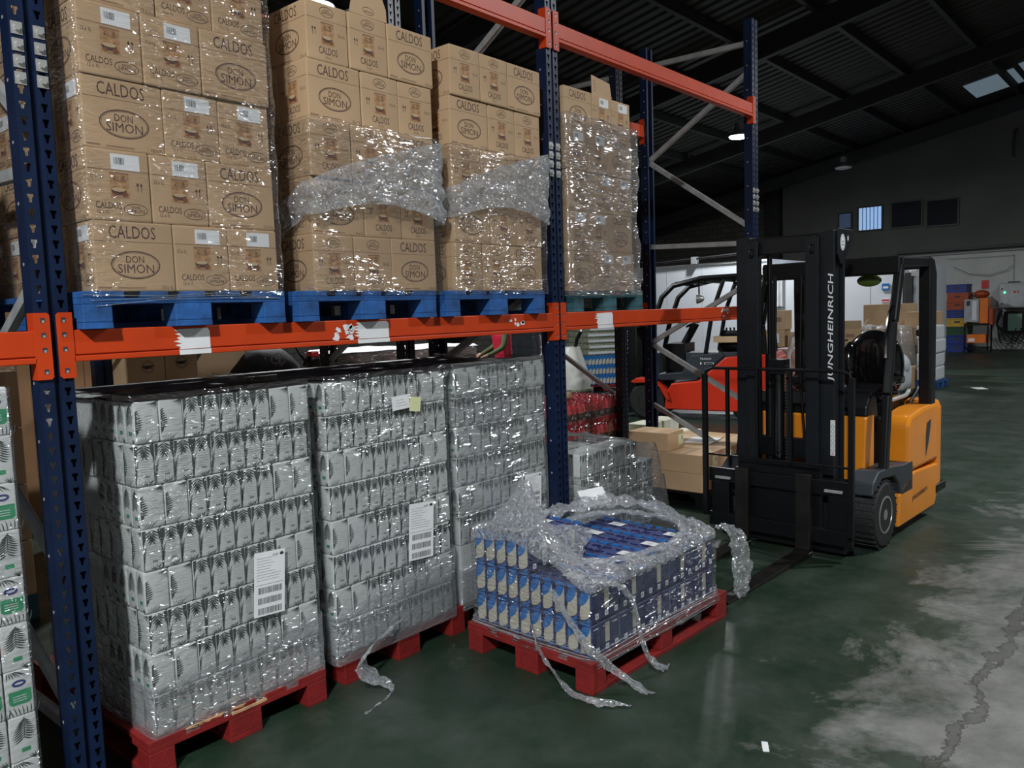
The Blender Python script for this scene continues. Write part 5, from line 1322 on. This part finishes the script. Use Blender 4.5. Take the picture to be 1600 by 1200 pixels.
m = M(); m.rbox(-.3, .3, -.3, .3, 0, 1.205, 'toyota_grey', .03); o = tag(m.build('machine_cabinet', None, True), 'dark machine cabinet under the black handle', 'machine'); o.location = (3.42, 3.60, 0)
upright(1.10, 'blue rack post far behind the nearest bay, left of the boxes with round marks', 2.62, 1.0, 4.1, 'blue_steel', False, False, 'second row uprights')
m = M(); m.rbox(-1.1, 1.1, -.4, .4, 0, 2.0, 'cardboard_dark', .02)
for k in range(4):
    fcx = m.face((-1.1+.55*k+.27, -.4, 1.4), (1, 0, 0), (0, 0, 1), .002); fcx.rect(-.268, -.262, -1.3, .55, 'print_brown'); fcx.rect(-.1, .1, -.1, .1, 'print_faint')
o = tag(m.build('carton_wall', None, True), 'tall dark brown carton load standing against the dark behind the nearest bay', 'pallet load'); o.location = (1.3, 5.2, 0)
# white wrapped flat stacks
def reel(x, y, w, d, z, label, rz=0):
    r = empty('wrapped_stack', (x, y, 0), rz, label, 'pallet load', 'white topped wrapped stacks'); m = M(); m.rbox(-w/2, w/2, -d/2, d/2, .144, z, 'wrapped_brown', .08); m.build('goods', r, True)
    m = M(); v = []; fs = []; n = 20
    for j in range(n+1):
        for i in range(n+1): a = -w/2-.01+(w+.02)*i/n; b = -d/2-.01+(d+.02)*j/n; e = min(i, n-i, j, n-j); v.append((a, b, z+.012+.02*mnoise.noise(Vector((a*3, b*3, x)))-(.03 if e == 0 else 0)))
    for j in range(n):
        for i in range(n): q = j*(n+1)+i; fs.append((q, q+1, q+n+2, q+n+1))
    m.add(v, fs, 'paper'); m.build('white_sheet', r, True, 80)
    m = M(); m.rbox(-w/2-.01, w/2+.01, -d/2-.01, d/2+.01, .15, z+.002, 'film_tight', .085); m.build('wrap', r, True)
    m = M(); m.box(-w/2, w/2, -d/2, d/2, .1, .144, 'pallet_blue'); [m.box(a, a+.12, b, b+.12, 0, .1, 'pallet_blue') for a in (-w/2, -.06, w/2-.12) for b in (-d/2, -.06, d/2-.12)]; m.build('pallet_base', r)
reel(5.15, 4.95, 1.05, .8, 1.32, 'white topped wrapped stack behind the middle of the lower beam', .1); reel(6.35, 5.0, 1.1, .8, 1.30, 'white topped wrapped stack beside the person in red', -.05)
m = M(); m.box(-1.3, 1.3, -.3, .3, 1.30, 1.34, 'cardboard_dark'); m.box(-1.3, -1.2, -.3, .3, 0, 1.3, 'frame_dark'); m.box(1.2, 1.3, -.3, .3, 0, 1.3, 'frame_dark')
o = tag(m.build('work_bench'), 'long bench behind the white topped wrapped stacks', 'bench'); o.location = (8.2, 7.5, 0)
for k in range(6):
    m = M(); m.rbox(-.16, .16, -.12, .12, 0, .12+.03*(k % 3), ('white_goods', 'pallet_teal', 'crate_grey')[k % 3], .01); o = tag(m.build('small_carton', None, True), '%s small carton from the left on the long bench' % ORD[k+1], 'carton', 'cartons on the bench'); o.location = (7.1+.42*k, 7.42, 1.34)
# person in a red quilted vest
def person():
    r = empty('person', (8.45, 5.45, 0), R(150), 'person in a red quilted vest and olive sleeves bending behind the rack', 'person')
    bm = bpy.data.meshes.new('body'); J = {'pel': (0, 0, .95), 'ch': (.04, 0, 1.28), 'nk': (.07, 0, 1.47), 'hd': (.10, 0, 1.60), 'ht': (.10, 0, 1.71)}
    V = [(0, 0, .95), (.02, 0, 1.12), (.04, 0, 1.32), (.06, 0, 1.46), (.08, 0, 1.53), (.10, 0, 1.62), (.10, 0, 1.72)]; rd = [(.15, .13), (.14, .12), (.15, .14), (.10, .09), (.055, .055), (.085, .075), (.06, .055)]
    E_ = [(i, i+1) for i in range(6)]
    for s in (-1, 1):
        b = len(V); V += [(.04, s*.17, 1.42), (.12, s*.23, 1.17), (.34, s*.20, 1.06), (.40, s*.19, 1.04)]; rd += [(.065, .065), (.048, .048), (.036, .036), (.026, .034)]
        E_ += [(3, b), (b, b+1), (b+1, b+2), (b+2, b+3)]
        h = len(V)-1
        for k in range(4):
            c = len(V); V += [(.455, s*.19+(k-1.5)*.019, 1.035), (.49-.006*abs(k-1.5), s*.19+(k-1.5)*.021, 1.01)]; rd += [(.009, .009), (.008, .008)]; E_ += [(h, c), (c, c+1)]
        c = len(V); V += [(.43, s*.15, 1.02), (.455, s*.135, 1.0)]; rd += [(.011, .011), (.009, .009)]; E_ += [(h, c), (c, c+1)]
        b = len(V); V += [(.0, s*.10, .88), (.02, s*.11, .50), (-.02, s*.11, .10), (.12, s*.12, .045)]; rd += [(.09, .09), (.06, .06), (.042, .045), (.04, .035)]
        E_ += [(0, b), (b, b+1), (b+1, b+2), (b+2, b+3)]
    bm.from_pydata(V, E_, []); o = bpy.data.objects.new('body', bm); C.objects.link(o); o.parent = r
    bm.materials.append(MAT['sleeve_olive'])
    sk = o.modifiers.new('skin', 'SKIN'); sv = bm.skin_vertices[0].data
    for i, q in enumerate(rd): sv[i].radius = q
    sv[0].use_root = True; ss = o.modifiers.new('sub', 'SUBSURF'); ss.levels = ss.render_levels = 2
    dg = bpy.context.evaluated_depsgraph_get(); me = bpy.data.meshes.new_from_object(o.evaluated_get(dg)); o.modifiers.clear(); o.data = me; me.materials.clear()
    for n_ in ('sleeve_olive', 'trousers', 'skin', 'rubber'): me.materials.append(MAT[n_])
    for p in me.polygons:
        c = p.center; p.material_index = 3 if c.z < .10 else (1 if c.z < .93 else (2 if (c.z > 1.50 or c.x > .37) else 0))
    me.shade_smooth()
    m = M(); prof = [(.92, .155), (.98, .165), (1.04, .160), (1.10, .168), (1.16, .163), (1.22, .175), (1.28, .170), (1.34, .182), (1.40, .172), (1.46, .12)]; v = []; fs = []; n = 24
    for z, rr in prof:
        for k in range(n): t = 2*math.pi*k/n; v.append((.03+(z-.9)*.08+rr*.86*math.cos(t), rr*1.12*math.sin(t), z))
    for j in range(len(prof)-1):
        for k in range(n): fs.append((j*n+k, j*n+(k+1) % n, (j+1)*n+(k+1) % n, (j+1)*n+k))
    m.add(v, fs, 'vest_red'); m.build('quilted_vest', r, True, 80)
    m = M(); m.ball((.085, 0, 1.665), (.10, .088, .085), 'hair'); m.ball((.045, 0, 1.61), (.06, .08, .08), 'hair'); m.build('hair', r, True)
    m = M(); m.ball((.19, 0, 1.60), (.014, .011, .02), 'skin', 8, 6)
    for s in (-1, 1): m.ball((.172, s*.03, 1.625), (.010, .011, .007), 'paper', 8, 6); m.ball((.181, s*.03, 1.625), (.004, .005, .005), 'ink', 8, 6); m.ball((.10, s*.085, 1.605), (.018, .010, .028), 'skin', 8, 6)
    m.ball((.178, 0, 1.56), (.008, .022, .005), 'vest_red', 8, 6); m.build('face_features', r, True)
person()

# boxes at the left behind the nearest upright
load(.02, 2.62, 1.0, .8, 1.47, 0, 'cardboard', 'brown boxed load seen left of the nearest upright', None, 4, 'pallet_teal', seed=12)
m = M(); m.rbox(-.2, .2, -.15, .15, 0, .3, 'cardboard', .004); fc = m.face((0, -.15, .18), (1, 0, 0), (0, 0, 1), .001); fc.ring(0, 0, .045, .045, .003, 'print_brown'); fc.text('SAF', 0, 0, .05, .02, 'print_brown')
m = None
load(-.75, 1.75, .9, .7, 1.2, 0, 'cardboard_dark', 'dark wrapped load on the floor behind the stack at the left edge', None, 4, 'pallet_teal', seed=14)
# upper level goods left of the nearest upright
m = M(); m.box(-.55, -.1, .5, 1.0, ZB+.14, ZB+.50, 'cardboard_dark'); m.box(-.56, -.40, .48, .5, ZB+.30, ZB+.42, 'paper')
for k in range(5): m.box(-1.2, -.1, .2+.2*k, .3+.2*k, ZB+.11, ZB+.14, 'pallet_teal')
for a in (-1.2, -.7, -.25): m.box(a, a+.14, .2, 1.1, ZB, ZB+.11, 'pallet_teal')
m = None
pallet('pallet_teal', (-.72, .55, ZB), 0, 'dark pallet on the lower beam left of the nearest upright', 'pallets on the lower beam', h=PH)
for k in range(2):
    m = M(); m.rbox(-.36, .36, -.35, .35, 0, .40, 'cardboard_dark', .01); m.box(-.1, .1, -.352, -.35, .2, .3, 'paper'); o = tag(m.build('cardboard_box', None, True), 'dark brown carton, %s up, left of the nearest upright on the upper level' % ORD[k+1], 'cardboard box', 'dark cartons left of the upright'); o.location = (-.72, .62, Z0+.402*k)

# ================================================================== BEYOND THE FORKLIFT
def bx(x, y, z, w, d, h, rz, label, mt='cardboard', open_=False, mark=True, group='brown boxes beyond the forklift', tilt=0):
    m = M()
    if open_:
        t = .006; m.box(-w/2, w/2, -d/2, d/2, 0, t, mt); m.box(-w/2, w/2, -d/2, -d/2+t, t, h, mt); m.box(-w/2, w/2, d/2-t, d/2, t, h, mt); m.box(-w/2, -w/2+t, -d/2+t, d/2-t, t, h, mt); m.box(w/2-t, w/2, -d/2+t, d/2-t, t, h, mt)
        m.T = Matrix.Translation((0, -d/2, h)) @ Matrix.Rotation(R(35), 4, 'X'); m.box(-w/2, w/2, -.002, .002, 0, d*.5, 'cardboard_pale'); m.T = Matrix.Translation((-w/2, 0, h)) @ Matrix.Rotation(R(-30), 4, 'Y'); m.box(-.002, .002, -d/2, d/2, 0, w*.45, 'cardboard_pale'); m.T = None
    else:
        m.rbox(-w/2, w/2, -d/2, d/2, 0, h, mt, .006); m.box(-w/2-.001, w/2+.001, -.025, .025, h, h+.001, 'cardboard_pale')
    if mark:
        fc = m.face((-w/2, 0, h*.5), (0, -1, 0), (0, 0, 1), .002); fc.rect(-d*.2, d*.2, -h*.1, h*.15, 'print_faint'); fc.rect(-d*.35, -d*.1, -h*.35, -h*.2, 'print_brown')
    o = m.build('cardboard_box', None, not open_, 35); o.location = (x, y, z); o.rotation_euler = (0, tilt, rz); return tag(o, label, 'cardboard box', group)
pallet('pallet_blue', (15.75, 3.75, 0), .1, 'blue pallet under the tall pile of boxes behind the mast', None, Wd=1.2, Ln=.9)
bx(15.6, 3.95, .145, .5, .4, .42, .1, 'dark box at the foot of the pile behind the mast', 'cardboard_dark'); bx(15.6, 3.50, .145, .5, .42, .45, .1, 'brown box at the foot of the pile behind the mast, right one')
bx(15.6, 3.95, .57, .5, .4, .22, .1, 'flat dark carton with a white panel in the pile behind the mast', 'cardboard_dark'); bx(15.6, 3.95, .80, .45, .4, .36, .1, 'brown box with a large white label in the pile behind the mast')
bx(15.62, 3.93, 1.165, .45, .42, .40, .18, 'open topped box crowning the pile behind the mast', 'cardboard_pale'); bx(15.6, 3.45, .60, .45, .42, .50, .05, 'worn brown box right of the white labelled one')
m = M(); fc = m.face((0, 0, 0), (0, -1, 0), (0, 0, 1), .0); m.box(-.003, 0, -.13, .13, -.10, .10, 'paper'); m.box(-.004, -.003, .02, .09, .0, .05, 'ink_grey'); o = tag(m.build('paper_label'), 'large white label on a brown box behind the mast', 'label'); o.location = (15.355, 3.96, .98); o.rotation_euler = (0, 0, .1)
pallet('pallet_blue', (15.9, 2.72, 0), 0, 'blue pallet under the open boxes behind the seat', None, Wd=1.2, Ln=.9)
for i, (y, z, o_, mt_) in enumerate(((3.0, .145, False, 'cardboard'), (2.55, .145, False, 'cardboard_dark'), (3.0, .50, False, 'cardboard'), (2.55, .50, False, 'cardboard'), (3.02, .84, True, 'cardboard'), (2.52, .86, True, 'cardboard'))):
    bx(15.8, y, z, .42, .42, (.35, .35, .33, .35, .24, .30)[i], .15*(i % 3), '%s%s box of heap behind the seat, %s' % ('open ' if o_ else '', 'dark brown' if 'dark' in mt_ else 'brown', ('bottom left', 'bottom right', 'middle left', 'middle right', 'top left', 'top right')[i]), mt_, o_)
m = M(); m.box(-.15, .15, -.1, .1, 0, .04, 'label_green'); o = tag(m.build('green_tray'), 'small green tray on the heap of open boxes', 'tray'); o.location = (15.75, 2.82, 1.16)
m = M(); m.rbox(-.45, .45, -.42, .42, .144, 1.12, 'cardboard', .02); o = tag(m.build('wrapped_goods', None, True), 'brown load inside shiny film behind the forklift seat', 'pallet load'); o.location = (16.6, 2.05, 0)
pallet('pallet_blue', (16.6, 2.05, 0), 0, 'blue pallet under the brown load in shiny film', None, Wd=.9, Ln=.84)
drape(16.05, 17.1, 1.55, 2.55, lambda a, b: 1.17, 'shiny film over the brown load behind the forklift seat', 'film_crumple', 41, .05)
bx(18.3, 2.45, .0, .9, .9, 1.62, 0, 'tall plain brown carton at the right of the piles', 'cardboard_pale', False, False); bx(17.25, 1.50, .145, .6, .58, 1.30, 0, 'tall brown carton beside the white sack', 'cardboard', False, False)
pallet('pallet_blue', (17.25, 1.50, 0), 0, 'blue pallet under the tall brown carton', None, Wd=.7, Ln=.62)
bx(15.6, 1.35, .0, .30, .24, .42, .1, 'small brown carton on the floor behind the rear pillar', 'cardboard')
m = M(); m.rbox(-.30, .30, -.33, .33, 0, .55, 'white_goods', .12, .05); m.ball((0, .05, .62), (.25, .26, .22), 'white_goods', 16, 10); m.ball((-.1, -.1, .50), (.25, .28, .25), 'white_goods', 16, 10)
o = tag(m.build('rubbish_sack', None, True, 80), 'bulging translucent white sack leaning on the brown cartons', 'sack'); o.location = (14.9, 1.50, 0)
m = M(); m.tube([(0, 0, 0), (0, -.02, .55), (-.02, -.10, .75), (-.05, -.26, .92), (-.05, -.40, .99)], [.03, .035, .06, .09, .03], 'stacker_white', 10, .5)
m.box(-.15, .15, -.15, .15, -.30, .0, K); o = tag(m.build('handle_arm', None, True), 'white curved machine arm beyond the mast', 'machine arm'); o.location = (11.6, 2.14, .35)
m = M(); m.rbox(-.35, .35, -.3, .3, 0, .95, 'wrapped_brown', .04); o = tag(m.build('wrapped_goods', None, True), 'brown wrapped bundle beyond the mast beside the white arm', 'pallet load'); o.location = (12.3, 2.25, 0)
# white stack on blue pallet at the corner
pallet('pallet_blue', (15.95, 1.18, 0), 0, 'bright blue pallet under the white wrapped stack', None, Wd=.8, Ln=.7)
for k in range(4):
    m = M(); m.rbox(-.34, .34, -.17, .17, 0, .262, 'white_goods', .03); o = tag(m.build('white_bag', None, True, 60), 'white wrapped block, %s up in the stack beyond the rear pillar' % ORD[k+1], 'block', 'white wrapped blocks'); o.location = (15.85+rnd(-.01, .01), 1.03+rnd(-.02, .02), .146+.264*k)
m = M(); m.box(-.16, .16, -.1, .1, 0, .003, 'paper'); o = tag(m.build('paper_sheet'), 'sheet of white paper lying on the floor far right', 'paper'); o.location = (15.9, .2, 0); o.rotation_euler = (0, 0, .5)
m = M(); m.box(-.035, .035, -.012, .012, 0, .002, 'paper'); o = tag(m.build('paper_scrap'), 'small white scrap on the green floor in the foreground', 'paper'); o.location = (1.75, -1.72, 0); o.rotation_euler = (0, 0, .5)
# coloured crates
def crate(mt):
    m = M(); a, b, h = .36, .30, .30
    for q in ((-a, a, -b, -b+.02), (-a, a, b-.02, b), (-a, -a+.02, -b+.02, b-.02), (a-.02, a, -b+.02, b-.02)): m.box(q[0], q[1], q[2], q[3], 0, h, mt)
    m.box(-a-.015, a+.015, -b-.015, -b, h-.05, h, mt); m.box(-a-.015, -a, -b, b, h-.05, h, mt); m.box(-a+.02, a-.02, -b+.02, b-.02, 0, .02, mt); m.box(-a-.004, -a, -.08, .08, h*.45, h*.65, 'ink')
    return tag(m.build('plastic_crate'), 'x', 'crate')
for i, (mt_, nm) in enumerate((('crate_blue', 'blue'), ('crate_blue', 'blue'), ('crate_green', 'dark green'), ('crate_yellow', 'yellow'), ('crate_blue', 'blue'), ('crate_orange', 'dark orange'), ('crate_orange', 'orange'), ('crate_blue', 'blue'))):
    o = crate(mt_); o.location = (27.6+rnd(-.02, .02), 2.96+(.05 if i == 7 else 0), .002+i*.267); o.scale = (1, 1, .88); o['label'] = '%s plastic crate, %s up in the coloured stack by the far wall' % (nm, ORD[i+1]); o['group'] = 'coloured crates'
m = M(); m.box(-.13, .13, -.1, .1, 0, .012, 'red_plastic'); 
tag(m.build('wall_notice'), 'small red notice on the far wall above the coloured crates', 'sign'); bpy.data.objects['wall_notice'].location = (28.95, 2.52, 2.12); bpy.data.objects['wall_notice'].rotation_euler = (0, R(90), 0)
# orange machine on a trolley
mc = empty('battery_machine', (27.3, 2.3, 0), 0, 'orange and grey machine on a dark stand beside the coloured crates', 'machine')
part('grey_front', lambda m: (m.box(-.3, .2, .02, .42, .95, 1.65, 'machine_grey'), m.box(-.305, -.3, .26, .36, 1.45, 1.6, 'ink'), m.box(-.305, -.3, .08, .2, 1.0, 1.6, 'wall_white')), .01, False, mc)
part('orange_cabinet', lambda m: (m.box(-.25, .25, -.22, .02, .90, 1.68, 'machine_orange'), m.box(-.2, .25, -.34, -.22, .85, 1.35, 'crate_orange')), .01, False, mc)
part('red_motor', lambda m: (m.ball((0, 0, 1.80), (.2, .22, .13), 'crate_orange'), m.tube([(0, .1, 1.7), (0, .3, 1.78), (0, .34, 1.68)], .02, K, 6)), 0, True, mc)
part('stand', lambda m: [m.box(-.3, .3, -.25, .42, .84, .90, K)]+[m.box(a, a+.04, b, b+.04, 0, .84, K) for a in (-.3, .26) for b in (-.25, .38)]+[m.box(-.3, .3, -.25, .42, .12, .16, K)], 0, False, mc)
part('yellow_tool_box', lambda m: (m.box(-.28, .2, -.18, .34, .3, .56, 'machine_orange'), m.box(-.285, -.28, .12, .3, .34, .44, 'paper')), .01, False, mc)
# control cabinet, charger, cables
cb = empty('control_cabinet', (28.7, 1.72, 1.35), 0, 'grey electric control cabinet with a lit green lamp on the far wall', 'cabinet')
part('housing', lambda m: (m.box(-.35, .29, -.42, .30, 0, .78, 'machine_grey'), m.box(-.36, -.35, -.38, .26, .04, .74, 'crate_grey')), .01, False, cb)
part('green_lamp', lambda m: m.lathe([(.035, 0), (.03, -.02)], (-.36, .14, .48), 'x', 'led_green', 12), 0, False, cb)
part('switch', lambda m: (m.box(-.375, -.36, -.16, -.10, .46, .52, 'red_plastic'), m.box(-.375, -.36, -.24, -.2, .46, .52, 'red_plastic'), m.box(-.375, -.36, .2, .23, .1, .16, 'ink'), m.box(-.375, -.36, .2, .23, .56, .62, 'ink')), 0, False, cb)
part('top_fitting', lambda m: m.box(-.1, .2, -.2, .1, .78, .82, K), 0, False, cb)
ch = empty('battery_charger', (28.7, 1.62, .55), 0, 'black framed battery charger with a pale green front under the control cabinet', 'charger')
part('case', lambda m: (m.box(-.2, .29, -.30, .28, 0, .68, K)), .01, False, ch)
part('front_panel', lambda m: m.box(-.21, -.2, -.22, .16, .06, .60, 'screen_green'), 0, False, ch)
for k in range(5):
    m = M(); y = 1.95-.14*k; m.tube([(28.5, 2.02-.02*k, 1.25), (28.4, 2.08, .9-.03*k), (28.4, y, .25+.04*k), (28.4, y-.25, .2), (28.4, y-.35, .45), (28.5, y-.4, .7)], .018, K, 6)
    tag(m.build('cable', None, True), 'black hanging cable, %s from the left under the control cabinet' % ORD[k+1], 'cable', 'hanging charger cables')
m = M(); m.rbox(28.5, 28.98, .9, 1.28, 1.5, 2.3, 'wall_white', .02); tag(m.build('wall_box', None, True), 'white wall box at the right edge beside the control cabinet', 'wall box')
m = M(); m.rbox(28.6, 28.98, .75, 1.2, .05, 1.3, 'wall_low', .02); m.ball((28.55, 1.0, .9), (.05, .12, .18), K); m.ball((28.55, .98, .45), (.05, .12, .12), K); tag(m.build('wash_unit', None, True), 'white unit with black reels at the right edge of the far wall', 'unit')
m = M(); m.tube([(28.9, 3.45, 2.75), (28.85, 3.0, 2.5), (28.85, 2.4, 2.42), (28.88, 1.9, 2.55), (28.9, 1.78, 2.7)], .012, 'ink_grey', 6); tag(m.build('wall_cable', None, True), 'thin cable sagging across the white part of the far wall', 'cable')
